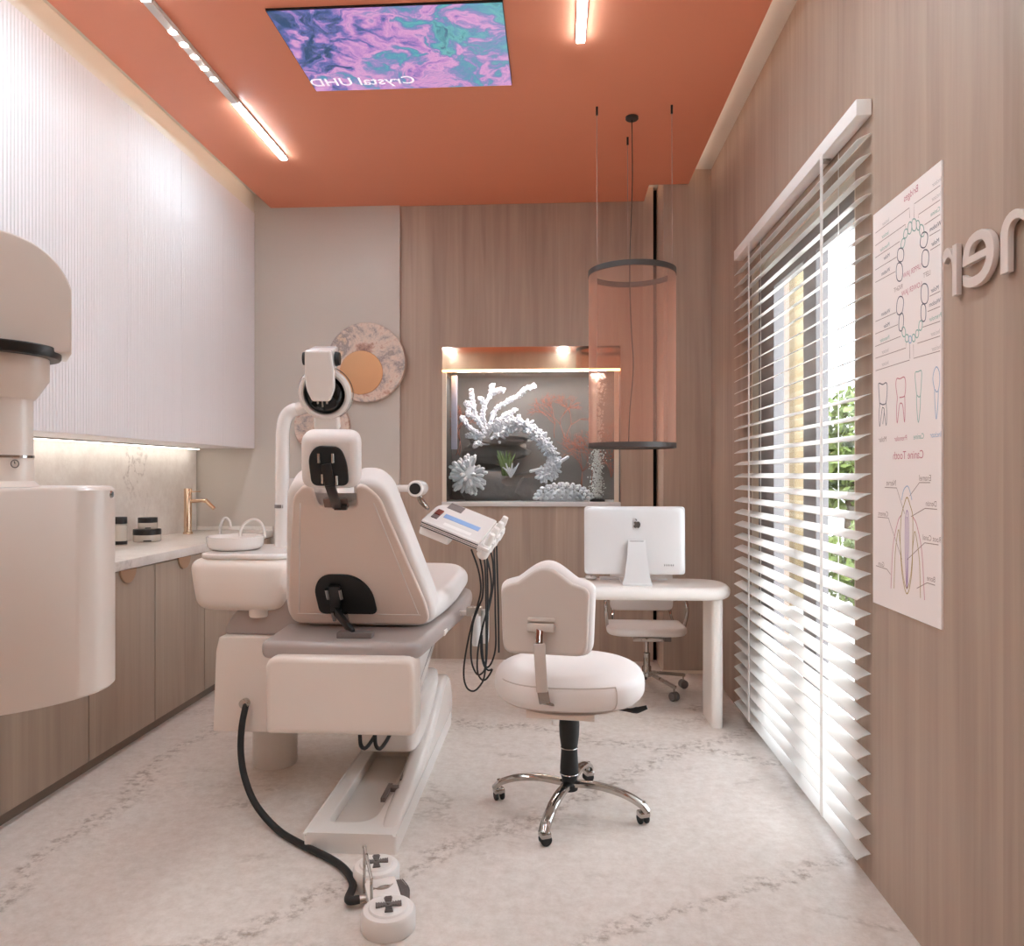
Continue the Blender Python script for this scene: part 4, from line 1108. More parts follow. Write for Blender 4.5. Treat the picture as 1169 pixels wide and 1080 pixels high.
# lower black plate and its bracket
def plate(center_px, w, h, th, name, parent):
    pass
c = on_back(394, 677, 0.0); lc = MB_.inverted() @ c
bm = prism(BM(), round_poly([(lc.x - 0.118, lc.y - 0.105), (lc.x + 0.118, lc.y - 0.105), (lc.x + 0.112, lc.y + 0.02), (lc.x + 0.055, lc.y + 0.098), (lc.x - 0.075, lc.y + 0.098), (lc.x - 0.118, lc.y + 0.03)], [0.03, 0.03, 0.05, 0.05, 0.05, 0.05]),
           -0.016*ZS, -0.0055*ZS, MB_, 0.004); part('hinge_plate', bm, M['black_soft'], dc, 'black hinge plate')
bm = BM()
k0, k1, k2 = on_back(383, 665, 0.02), on_back(386, 692, 0.03), atY(404, 723, 2.80); k2.z = 0.735
bar(bm, k0, k1, 0.042, 0.014, up=nn, bev=0.003); bar(bm, k1, k2, 0.052, 0.014, up=nn, bev=0.003)
part('lower_bracket', bm, M['black'], dc, 'black bracket strap')
bm = bx(BM(), -0.067, 0.067, -0.02, 0.03, 0.0, 0.022, 0.003, Mx=Matrix.Translation((k2.x + 0.005, k2.y, 0.7225))); part('bracket_foot', bm, M['grey_mark'], dc)
for (x, y) in ((376, 672), (391, 672), (383, 697), (398, 699)):
    p = on_back(x, y, 0.03); part('roller', cyl(BM(), p - vv*0.024, p + vv*0.024, 0.0078, seg=14), M['chrome'], dc)
# headrest
hc = Vector((-0.752, 2.455, 1.392)); ht = R(14)
hv = Vector((0, -math.sin(ht), math.cos(ht))); hn = Vector((0, math.cos(ht), math.sin(ht))); hy = R(10)
hx = Vector((math.cos(hy), math.sin(hy), 0)); hv = (hv - hx*hv.dot(hx)).normalized(); hn = hx.cross(hv)
if hn.y < 0: hn = -hn
MH = basis(hc, hx, hv, hx.cross(hv)); ZH = 1 if hx.cross(hv).dot(hn) > 0 else -1
hp = dc
bm = prism(BM(), round_poly([(-0.1, -0.095), (0.095, -0.095), (0.098, 0.1), (-0.095, 0.1)], 0.045, 8), -0.03*ZH, 0.065*ZH, MH, 0.034, 7); part('headrest', bm, M['leather'], dc, ang=80)
bm = prism(BM(), round_poly([(-0.062, -0.078), (0.06, -0.078), (0.056, 0.0), (0.035, 0.055), (-0.045, 0.058), (-0.07, 0.02)], 0.025), -0.042*ZH, -0.0305*ZH, MH, 0.004); part('headrest_plate', bm, M['black_soft'], dc, 'black headrest plate')
bm = BM()
h0 = MH @ Vector((-0.012, 0.0, -0.05*ZH)); h1 = MH @ Vector((0.0, -0.07, -0.058*ZH)); h2 = on_back(386, 577, 0.012)
bar(bm, h0, h1, 0.032, 0.013, up=hn, bev=0.003); bar(bm, h1, h2, 0.034, 0.013, up=hn, bev=0.003); bar(bm, h2 - Vector((0.01, 0, 0)), h2 + Vector((0.035, 0.0, 0.0)), 0.02, 0.02, bev=0.003)
part('headrest_strap', bm, M['black'], dc, 'black headrest strap')
for (x, y) in ((-0.034, 0.02), (0.01, 0.02), (-0.024, -0.05), (0.02, -0.055)):
    p = MH @ Vector((x, y, -0.052*ZH)); part('headrest_roller', cyl(BM(), p - hv*0.016, p + hv*0.016, 0.0055, seg=12), M['chrome'], dc)
p = on_back(384, 575, 0.0); lc = MB_.inverted() @ p
bm = prism(BM(), round_poly([(lc.x - 0.045, lc.y - 0.014), (lc.x + 0.045, lc.y - 0.014), (lc.x + 0.045, lc.y + 0.022), (lc.x - 0.045, lc.y + 0.022)], 0.004), -0.011*ZS, -0.0055*ZS, MB_, 0.001); part('strap_socket', bm, mat('brown socket', (128, 98, 84), 0.4), dc)

# handpiece holder hooked to the tray's right side
for (x, tz, bz, w) in ((544.0, 700, 738, 0.021), (553.5, 697, 736, 0.0195)):
    a, b_ = atY(x, tz, 3.42), atY(x - 0.5, bz, 3.42)
    bm = lathe(BM(), [(0, 0), (w*0.8, 0.004), (w, 0.03), (w*0.98, a.z - b_.z), (w*0.75, a.z - b_.z), (w*0.7, 0.04), (0, 0.04)], (b_.x, b_.y + (0.02 if x > 550 else 0), b_.z), seg=20)
    part('suction_holder', bm, M['white_plastic'], dc)
a = atY(545, 696, 3.42); bm = bx(BM(), a.x - 0.05, a.x + 0.02, 3.405, 3.45, a.z - 0.028, a.z + 0.012, 0.003); part('holder_bracket', bm, M['nickel'], dc)
a2 = atY(541, 697, 3.45); bm = bar(BM(), (a2.x + 0.0, 3.43, a2.z - 0.008), (CXh + 0.34, 3.43, a2.z - 0.008), 0.02, 0.02, bev=0.003); part('holder_arm', bm, M['white_plastic'], dc)

# ================================================================== SPITTOON UNIT
SY = 3.10
su = thing('spittoon_unit', 'cream dental spittoon tower with round white bowl left of the dental chair', 'spittoon', (-1.28, 3.28, 0))
p = atZ(311, 880, 0)
bm = BM(); lathe(bm, [(0, 0), (0.098, 0), (0.1, 0.006), (0.1, 0.31), (0, 0.31)], (-1.31, 3.405, 0), seg=36); part('floor_column', bm, M['white_plastic'], su)
bl_, tr_ = atY(243, 835, 3.0), atY(250, 727, 3.0)
bm = BM()
pr = round_poly([(bl_.x, bl_.z), (-1.0, bl_.z), (-1.0, tr_.z), (tr_.x, tr_.z), (bl_.x + 0.012, tr_.z - 0.06)], [0.008, 0.008, 0.008, 0.008, 0.01])
prism(bm, pr, -3.55, -3.0, basis((0, 0, 0), (1, 0, 0), (0, 0, 1), (0, -1, 0)), 0.005); part('cabinet', bm, M['cream_plastic'], su)
# grey half-dome cap
bm = BM(); capc = Vector((-1.175, 3.0, tr_.z))
n = 14; rings = []
for k in range(n + 1):
    a = PI*k/n
    rings.append((math.cos(a), math.sin(a)))
w_, h_ = 0.215, 0.15
pts = [(-w_, 0), (-w_*0.93, h_*0.35), (-w_*0.72, h_*0.72), (-w_*0.35, h_*0.96), (0, h_), (w_*0.6, h_), (w_, h_), (w_, 0)]
prism(bm, round_poly(pts, [0.02, .05, .06, .06, .05, .02, .02, 0]), 0.0005, 0.5, basis((capc.x, 3.04, capc.z + 0.0005), (1, 0, 0), (0, 0, 1), (0, -1, 0)) @ Matrix.Translation((0, 0, -0.5)), 0.012, 3)
part('grey_cap', bm, M['grey_plastic'], su, ang=80)
bm = BM(); a = atY(293, 705, 3.02); lathe(bm, [(0, 0), (0.036, 0), (0.04, 0.006), (0.04, 0.12), (0, 0.12)], (a.x, 3.045, a.z)); part('neck', bm, M['cream_plastic'], su)
# tank
tc_ = Vector((-1.315, 3.22, 0.885))
bm = BM(); sell(bm, tc_, (0.212, 0.235, 0.115), 0.36, 0.32, 56, 28)
for v in bm.verts:
    k = (v.co.z - tc_.z)/0.115; s = 0.99 + 0.10*k
    v.co.x = tc_.x + (v.co.x - tc_.x)*s
part('tank', bm, M['cream_plastic'], su)
bm = BM()
ol = round_poly([(tc_.x - 0.185, tc_.y - 0.21), (tc_.x + 0.20, tc_.y - 0.21), (tc_.x + 0.24, tc_.y + 0.23), (tc_.x - 0.185, tc_.y + 0.23)], 0.09, 8)
prism(bm, ol, 0.990, 1.014, None, 0.01, 3); part('tank_lid', bm, M['white_gloss'], su)
bc_ = atY(271, 628, 3.22)
bm = BM(); lathe(bm, [(0, 0.002), (0.085, 0.0), (0.104, 0.004), (0.116, 0.016), (0.119, 0.03), (0.121, 0.058), (0.116, 0.059), (0.112, 0.030), (0.09, 0.02), (0, 0.016)], (bc_.x, 3.20, 1.0145), seg=48)
bowl = part('bowl', bm, M['ceramic'], su)
def hpipe(px, Y, r, name):
    bm = tube(BM(), [atY(x, y, Y) for x, y in px], r, 12, 8); part(name, bm, M['white_gloss'], su)
hpipe(((251, 612), (251.5, 602), (254, 594), (258, 591.5), (262, 595), (263.5, 602)), 3.32, 0.0062, 'rinse_pipe')
hpipe(((274, 612), (276, 602), (282, 595.5), (290, 593), (297, 596), (301, 603), (303, 613)), 3.30, 0.0062, 'cup_filler_pipe')
bm = BM(); a = atY(272, 611, 3.3); bx(bm, a.x - 0.014, a.x + 0.018, 3.33, 3.35, 1.0145, 1.062)
part('valve', bm, M['black'], su)
a = atY(308, 614, 3.25); part('valve', bx(BM(), a.x - 0.01, a.x + 0.028, 3.42, 3.44, 1.0145, 1.03), M['black'], su)
# side wing of the lid that carries the lamp post
bm = BM(); bx(bm, tc_.x + 0.17, -1.02, 3.26, 3.44, 0.84, 1.012, 0.02, 3); part('post_mount', bm, M['white_gloss'], su)

# ================================================================== OPERATING LIGHT
ol_ = thing('operating_light', 'dental operating light with black mirror reflector on a bent white pole', 'lamp', (-1.19, 3.34, 1.0125))
LY = 3.34
pp = [atY(321.5, 612, LY), atY(322, 580, LY), atY(322.5, 520, LY), atY(323, 492, LY), atY(326, 477, LY), atY(333, 469, LY), atY(344, 466, LY)]
pp[0].z = 1.0125
end = Vector((-0.93, 3.02, 1.655))
pp += [pp[-1].lerp(end, 0.6) + Vector((0, 0, 0.005)), end]
part('pole', tube(BM(), pp, 0.031, 20, 8), M['white_gloss'], ol_)
a = atY(321.5, 578, LY); bm = BM(); cyl(bm, a - Vector((0, 0, 0.008)), a + Vector((0, 0, 0.008)), 0.0318, seg=24); part('joint_ring', bm, M['grey_mark'], ol_)
lc = atY(371.5, 449, 2.93); ln = Vector((0.10, -1, -0.30)).normalized()
lx = Vector((0, 0, 1)).cross(-ln).normalized(); lu = ln.cross(lx).normalized()
if lu.z < 0: lu = -lu
RL = 0.098
bm = BM(); lathe(bm, [(0, -0.075), (0.05, -0.07), (RL*0.85, -0.045), (RL, -0.01), (RL + 0.008, 0.012), (RL + 0.003, 0.028), (RL - 0.008, 0.032), (RL - 0.016, 0.027), (RL - 0.018, 0.0), (0, 0.0)], lc, axis=ln, seg=56); part('lamp_shell', bm, M['white_gloss'], ol_)
bm = BM(); lathe(bm, [(RL + 0.0105, -0.012), (RL + 0.0125, -0.006), (RL + 0.0105, 0.0)], lc, axis=ln, seg=56); part('shell_groove', bm, M['black'], ol_)
bm = BM(); lathe(bm, [(RL - 0.0185, 0.012), (RL*0.66, 0.034), (RL*0.36, 0.050), (0, 0.056)], lc, axis=ln, seg=48); part('reflector', bm, M['black_gloss'], ol_, 'black mirror reflector')
Mlz = basis(lc, lx, lu, lx.cross(lu)); ZL = 1 if lx.cross(lu).dot(ln) > 0 else -1
bm = BM()
prism(bm, round_poly([(-0.05, 0.182), (0.05, 0.182), (0.056, 0.10), (0.054, 0.03), (0.034, -0.016), (-0.034, -0.016), (-0.054, 0.03), (-0.056, 0.10)], [.008, .008, .01, .02, .01, .01, .02, .01]), 0.060*ZL, 0.095*ZL, Mlz, 0.007, 2)
bx(bm, -0.05, 0.05, 0.10, 0.18, -0.06, 0.065, 0.008, 2, Mlz @ Matrix.Diagonal((1, 1, ZL, 1)))
part('yoke', bm, M['white_gloss'], ol_)
for s in (-1, 1):
    part('yoke_knob', cyl(BM(), Mlz @ Vector((s*0.0545, 0.142, 0.03*ZL)), Mlz @ Vector((s*0.071, 0.142, 0.03*ZL)), 0.029, 0.025, 24), M['black_soft'], ol_, 'black side knob')
bm = BM(); bx(bm, -0.05, 0.05, -0.150, -0.088, -0.03, 0.025, 0.012, 3, Mlz @ Matrix.Diagonal((1, 1, ZL, 1))); part('handle', bm, M['white_plastic'], ol_)
for k in (-0.018, 0.0, 0.018): part('bulb_pin', bx(BM(), k - 0.003, k + 0.003, -0.042 if k == 0 else -0.030, -0.0165, 0.060, 0.070, 0.001, 2, Mlz @ Matrix.Diagonal((1, 1, ZL, 1))), M['nickel'], ol_)

# ================================================================== INSTRUMENT CONSOLE ON ITS ARM
ic = thing('instrument_console', 'tilted white dental instrument console with hanging black hoses on a swing arm', 'dental console', (-0.45, 3.3, 1.1))
ja = atY(474, 558, 3.24); jb = atY(482, 557, 3.40)
bm = BM(); a0 = Vector((-1.22, 3.40, ja.z - 0.005)); cyl(bm, a0, Vector((ja.x, 3.33, ja.z)), 0.0165, seg=18); part('arm', bm, M['white_gloss'], ic)
bm = BM(); cyl(bm, a0 + Vector((-0.015, 0, -0.06)), a0 + Vector((-0.015, 0, 0.05)), 0.036, seg=22); part('arm_collar', bm, M['white_gloss'], ic)
bm = BM(); lathe(bm, [(0, 0), (0.03, 0), (0.036, 0.006), (0.037, 0.08), (0.034, 0.135), (0.018, 0.15), (0, 0.152)], ja, axis=(jb - ja), seg=28); part('joint', bm, M['white_gloss'], ic)
bm = BM(); d_ = (ja - jb).normalized(); cyl(bm, ja + d_*0.0005, ja + d_*0.006, 0.025, seg=24); part('joint_cap', bm, M['black'], ic)
k1_ = atY(480, 570, 3.32); k2_ = atY(489, 581, 3.30)
bm = BM(); tube(bm, [atY(478.5, 564, 3.32), k1_, atY(485, 577, 3.31), k2_], [0.013, 0.014, 0.012, 0.008], 12, 3); part('knuckle', bm, M['chrome_dark'], ic)
# body frame from four photo corners lying on one tilted plane
O_ = atY(481, 593, 3.20)
U_ = Vector((0.27, -0.025, -0.105)).normalized()       # along the console to its right end
V0 = Vector((0.115, 0.33, 0.075)); V_ = (V0 - U_*V0.dot(U_)).normalized()
W_ = U_.cross(V_)
MC = basis(O_, U_, V_, W_)
LU, LV, HW = 0.275, 0.30, 0.036
bm = prism(BM(), round_poly([(0.0, 0.0), (LU, 0.0), (LU, LV), (0.07, LV), (0.0, LV*0.72)], [0.012, 0.012, 0.02, 0.04, 0.04]), -HW, 0.0, MC, 0.006, 2); part('body', bm, M['white_gloss'], ic)
for w0, w1 in ((-0.013, -0.009), (-0.031, -0.027), (-0.021, -0.0195)): part('trim_line', bx(BM(), 0.003, LU - 0.003, -0.0015, 0.004, w0, w1, Mx=MC), M['black'], ic, 'black trim line')
bm = prism(BM(), round_poly([(0.0, 0.01), (0.145, 0.01), (0.145, 0.2), (0.0, 0.2)], 0.015), -0.075, -HW - 0.0005, MC, 0.008, 2); part('under_tray', bm, M['white_plastic'], ic)
bm = bx(BM(), 0.045, 0.115, 0.215, 0.285, 0.0003, 0.002, Mx=MC); part('display', bm, M['grey_mark'], ic)
bm = BM(); bx(bm, 0.022, 0.05, 0.06, 0.16, 0.0003, 0.004, Mx=MC); part('switch_plate', bm, M['grey_mark'], ic)
bm = BM(); bx(bm, 0.024, 0.05, 0.10, 0.155, 0.0042, 0.008, Mx=MC); part('switch', bm, M['red'], ic, 'brown red rocker switch')
bm = BM(); bx(bm, 0.065, 0.235, 0.105, 0.15, 0.0003, 0.0012, Mx=MC); part('blue_label', bm, M['blue'], ic, 'pale blue printed label')
bm = BM(); bx(bm, 0.09, 0.22, 0.03, 0.06, 0.0003, 0.001, Mx=MC); part('tray_mat', bm, M['white_plastic'], ic)
for i in range(4):
    v0 = 0.03 + 0.075*i
    bm = BM()
    lathe(bm, [(0, 0), (0.016, 0), (0.025, 0.010), (0.027, 0.05), (0.022, 0.066), (0.015, 0.07), (0.016, 0.10), (0.013, 0.125), (0, 0.127)], MC @ Vector((LU + 0.022, v0, -0.075)), axis=(W_*1.0 + U_*0.12), seg=20)
    part('handpiece', bm, M['white_plastic'], ic)
    part('handpiece_clip', bx(BM(), LU + 0.0, LU + 0.05, v0 - 0.031, v0 + 0.031, -0.03, -0.012, 0.005, 2, MC), M['white_gloss'], ic)
bm = BM(); bx(bm, LU - 0.004, LU + 0.018, 0.0, LV, -0.04, -0.012, 0.004, 2, MC); part('holder_rail', bm, M['white_plastic'], ic)
hs = [
 [(538, 627), (546, 650), (549, 672), (545, 692), (538, 715), (531, 750), (529.5, 772), (533, 785), (540, 789), (547, 784), (553, 772), (555, 745), (555, 700), (554, 650), (551, 628)],
 [(546, 629), (551, 655), (551, 680), (546, 694), (540, 712), (537.5, 740), (539, 758), (544, 769), (549, 769.5), (554, 762), (556, 740), (557, 690), (556, 629)],
 [(554, 630), (559, 650), (561, 670), (558, 690), (552, 712), (546, 740), (545, 765), (549, 775), (554, 776), (559, 770), (562, 764)],
 [(560, 628), (563, 645), (563, 668), (558, 695), (551, 715), (549, 740), (552, 758), (557, 765), (562, 764)],
 [(564, 625), (565, 660), (565.5, 700), (566, 735), (563, 752), (558, 761), (554, 760), (551, 748), (550, 725)],
 [(567, 623), (568, 660), (569, 700), (569.5, 745)],
]
for i, h in enumerate(hs):
    bm = tube(BM(), [atY(x, y, 3.33 + 0.012*i) for x, y in h], 0.0042, 7, 5); part('hose', bm, M['black_soft'], ic, 'black hose')

# ================================================================== FOOT CONTROL
fcn = thing('foot_control', 'white twin-button dental foot pedal on the floor with thick black hose', 'foot pedal', (-0.53, 2.28, 0))
P1, P2 = Vector((-0.497, 2.185, 0)), Vector((-0.592, 2.425, 0))
for Pq, rr_ in ((P1, 0.080), (P2, 0.076)):
    bm = BM(); lathe(bm, [(0, 0), (rr_ - 0.003, 0), (rr_, 0.004), (rr_, 0.05), (rr_ - 0.006, 0.058), (rr_ - 0.02, 0.061), (rr_ - 0.024, 0.066), (0, 0.067)], Pq, seg=44); dr = part('pedal_drum', bm, M['white_plastic'], fcn)
    bm = BM()
    for k in range(4):
        a = PI/2*k + 0.25
        Mx = Matrix.Translation(Pq + Vector((0, 0, 0.0672))) @ Matrix.Rotation(a, 4, 'Z')
        prism(bm, round_poly([(0.004, -0.0075), (0.038, -0.013), (0.038, 0.013), (0.004, 0.0075)], 0.003), 0.0, 0.004, Mx, 0.001)
        for q in range(4): bx(bm, 0.012 + q*0.0075, 0.0155 + q*0.0075, -0.0095, 0.0095, 0.0035, 0.0062, Mx=Mx)
    lathe(bm, [(0, 0.004), (0.006, 0.004), (0.005, 0.008), (0, 0.008)], Pq + Vector((0, 0, 0.0672)), seg=14)
    part('grip_cross', bm, M['rib'], dr, 'ribbed grey rubber cross')
dv_ = (P2 - P1).normalized(); sx = Vector((dv_.y, -dv_.x, 0))
mid = (P1 + P2)/2
bm = bx(BM(), -0.05, 0.05, -0.06, 0.06, 0.0, 0.05, 0.004, 2, basis(mid, sx, dv_, (0, 0, 1))); part('bridge', bm, M['white_gloss'], fcn)
bm = BM()
for k in range(12):
    a = PI*k/11; 
MBr = basis(mid + Vector((0, 0, 0.0505)), sx, dv_, (0, 0, 1))
tube(bm, [MBr @ Vector(q) for q in ((-0.035, 0.012, 0), (-0.01, -0.006, 0), (0.016, -0.006, 0), (0.036, 0.012, 0))], [0.001, 0.005, 0.006, 0.002], 6, 5, 0.5); tube(bm, [MBr @ Vector(q) for q in ((-0.03, -0.004, 0), (0.0, 0.008, 0), (0.03, 0.006, 0))], [0.001, 0.003, 0.002], 6, 5, 0.5)
part('badge', bm, M['nickel'], fcn)
bm = BM(); wp_ = mid + sx*0.075
prism(bm, round_poly([(0.045, -0.065), (0.068, -0.065), (0.088, 0.0), (0.068, 0.065), (0.045, 0.065)], 0.02), 0.0, 0.034, basis(mid, sx, dv_, (0, 0, 1)), 0.004)
for k in range(5): tube(bm, [basis(mid, sx, dv_, (0, 0, 1)) @ Vector(q) for q in ((0.05 + k*0.006, -0.058, 0.034), (0.060 + k*0.006, 0.0, 0.035), (0.05 + k*0.006, 0.058, 0.034))], 0.002, 6, 4)
part('side_pedal', bm, M['rib'], fcn, 'ribbed grey side pedal')
hA, hB = Vector((-0.560, 2.232, 0)), Vector((-0.607, 2.33, 0))
bm = BM()
ta = hA + Vector((0, 0, 0.118)); tb = hB + Vector((0, 0, 0.165))
tube(bm, [hA + Vector((0, 0, 0.012)), ta], 0.0048, 8); tube(bm, [hB + Vector((0, 0, 0.012)), tb], 0.0048, 8); tube(bm, [ta, tb], 0.0052, 8); ico(bm, tb, 0.0075, 2); ico(bm, ta, 0.0055, 2)
part('carry_handle', bm, M['nickel'], fcn)
hz = [atY(281, 803, 2.99), atY(276, 830, 2.95), atY(275, 860, 2.92), atY(280, 890, 2.86), atY(293, 920, 2.79), atZ(318, 948, 0.016), atZ(350, 967, 0.016), atZ(378, 981, 0.016), atZ(395, 994, 0.018), atZ(403, 1010, 0.022), atZ(406, 1022, 0.026)]
hend = mid - sx*0.068 + Vector((0, 0, 0.026)); hz[-1] = hend - sx*0.035 + dv_*0.01; hz.append(hend)
for p in hz[4:]: p.z = max(p.z, 0.0135)
bm = tube(BM(), hz, 0.0128, 14, 8); part('hose', bm, M['black_soft'], fcn, 'thick black hose')
bm = cyl(BM(), hend - sx*0.002, mid - sx*0.049 + Vector((0, 0, 0.026)), 0.014, seg=16); part('hose_fitting', bm, M['nickel'], fcn)
bm = BM(); a = atY(280.5, 802, 3.0); cyl(bm, (a.x, 2.978, a.z), (a.x, 3.0, a.z), 0.02, seg=20); part('hose_fitting', bm, M['nickel'], fcn)

# ================================================================== FOREGROUND: HANGING MEDICAL UNIT
DD = 1.5; APX = -8.0
AC = math.atan((APX - CX)/F)
rc, dcp = DD*math.sin(AC), DD*math.cos(AC)
ux, uy = CS*rc - SN*dcp, SN*rc + CS*dcp
def ang_px(px): return math.atan((px - CX)/F)
def rad_px(px): return DD*math.sin(ang_px(px) - AC)
def z_px(py, px=20):
    d = DD*math.cos(ang_px(px) - AC)*math.cos(ang_px(px))
    return EYE + (CY - py)*d/F
VD = Vector((ux, uy, 0)).normalized(); VX = Vector((VD.y, -VD.x, 0))      # view axis to the unit, and across it
xu = thing('xray_unit', 'large cream cylindrical x-ray unit with domed head hanging at the left picture edge', 'medical device', (ux, uy, z_px(780, 132)))
r1 = rad_px(132)
zb, zt = z_px(779, 132), z_px(555, 132)
SQ = 0.71                                                              # the drum is oval, shallower than wide
MO = basis((ux, uy, 0), VX, VD, (0, 0, 1)) @ Matrix.Diagonal((1, SQ, 1, 1))
bm = BM(); lathe(bm, [(0, zb), (r1 - 0.004, zb), (r1, zb + 0.004), (r1, zt - 0.006), (r1 - 0.006, zt), (0, zt)], (0, 0, 0), seg=96); bmesh.ops.transform(bm, matrix=MO, verts=bm.verts); drm = part('drum', bm, M['cream_plastic'], xu)
# screw near the right rim
la = math.radians(-20); sp = MO @ Vector((math.cos(la)*r1, math.sin(la)*r1, z_px(564, 124))); cd = (VX*math.cos(la)*SQ + VD*math.sin(la)).normalized(); sp = sp - cd*0.0005
bm = BM(); lathe(bm, [(0, 0.003), (0.0055, 0.003), (0.0065, 0.0), (0, 0.0)], sp, axis=cd, seg=16); part('screw', bm, M['chrome'], drm)
r2 = rad_px(38.5); r3_ = rad_px(57); r4 = rad_px(70.5)
z5 = z_px
bm = BM(); lathe(bm, [(0, zt), (r2 + 0.010, zt + 0.0005), (r2 + 0.001, zt + 0.010), (r2, z5(525, 38)), (r2, z5(458, 38)), (r2 + 0.004, z5(456, 40)), (r3_, z5(436, 57)), (r3_, z5(413, 66)), (0, z5(413, 66))], (ux, uy, 0), seg=64); nk = part('neck', bm, M['cream_plastic'], xu)
bm = BM(); lathe(bm, [(r2 - 0.001, z5(523.2, 38)), (r2 + 0.0016, z5(523.2, 38)), (r2 + 0.0016, z5(520.4, 38)), (r2 - 0.001, z5(520.4, 38))], (ux, uy, 0), seg=64, close=True); part('ring', bm, M['chrome'], nk, 'thin chrome ring')
# dial mark
ad = math.atan((16 - CX)/F)
def on_cyl(px, py, r):
    rr = ray(px, py); dx_, dy_ = rr.x, rr.y
    A_ = dx_*dx_ + dy_*dy_; B_ = -2*(dx_*ux + dy_*uy); C_ = ux*ux + uy*uy - r*r
    t = (-B_ - math.sqrt(max(0, B_*B_ - 4*A_*C_)))/(2*A_)
    return Vector((dx_*t, dy_*t, EYE + rr.z*t))
dm = on_cyl(16.5, 529.5, r2); nd = Vector((dm.x - ux, dm.y - uy, 0)).normalized(); tx = Vector((0, 0, 1)).cross(nd)
bm = BM(); ring_ = [dm + nd*0.0012 + (tx*math.cos(2*PI*k/24) + Vector((0, 0, 1))*math.sin(2*PI*k/24))*0.0062 for k in range(24)]
tube(bm, ring_, 0.0007, 6, closed=True); tube(bm, [dm + nd*0.0014, dm + nd*0.0014 + Vector((0, 0, 0.0042)) - tx*0.0012], 0.0007, 6)
part('dial_mark', bm, M['rib'], nk)
bm = BM(); lathe(bm, [(0, z5(413, 66) + 0.0003), (r4 - 0.002, z5(413, 66) + 0.0003), (r4, z5(411, 70)), (r4, z5(402.5, 70)), (r4 - 0.002, z5(401, 70)), (0, z5(401, 70))], (ux, uy, 0), seg=64); part('collar', bm, M['black'], xu, 'black collar ring')
# domed head: an arch profile, flat face to the room
hr = rad_px(79.4)
zb2, zs, ztp = z_px(407, 79), z_px(337, 79), z_px(271, 0)
h_ = ztp - zs; rad_ = (hr*hr + h_*h_)/(2*h_)
a0_ = math.asin(min(1, hr/rad_)); arc = []
for k in range(33):
    a = a0_ - 2*a0_*k/32; arc.append((rad_*math.sin(a), ztp - rad_ + rad_*math.cos(a)))
bm = prism(BM(), [(-hr, zb2), (hr, zb2)] + arc, -0.07, 0.05, basis((ux, uy, 0), VX, (0, 0, 1), -VD), 0.003); part('domed_head', bm, M['cream_plastic'], xu)
# column and arm, off to the left
bm = BM(); bx(bm, ux - 0.72, ux - 0.56, uy - 0.08, uy + 0.08, 0.03, 2.3, 0.01); part('column', bm, M['cream_plastic'], xu)
bm = BM(); bx(bm, ux - 0.9, ux - 0.4, uy - 0.25, uy + 0.25, 0.0, 0.03, 0.005); part('base_plate', bm, M['grey_plastic'], xu)
bm = BM(); bx(bm, ux - 0.58, ux - hr*0.6, uy + 0.0, uy + 0.09, zb2 + 0.03, zb2 + 0.11, 0.01); part('support_arm', bm, M['cream_plastic'], xu)

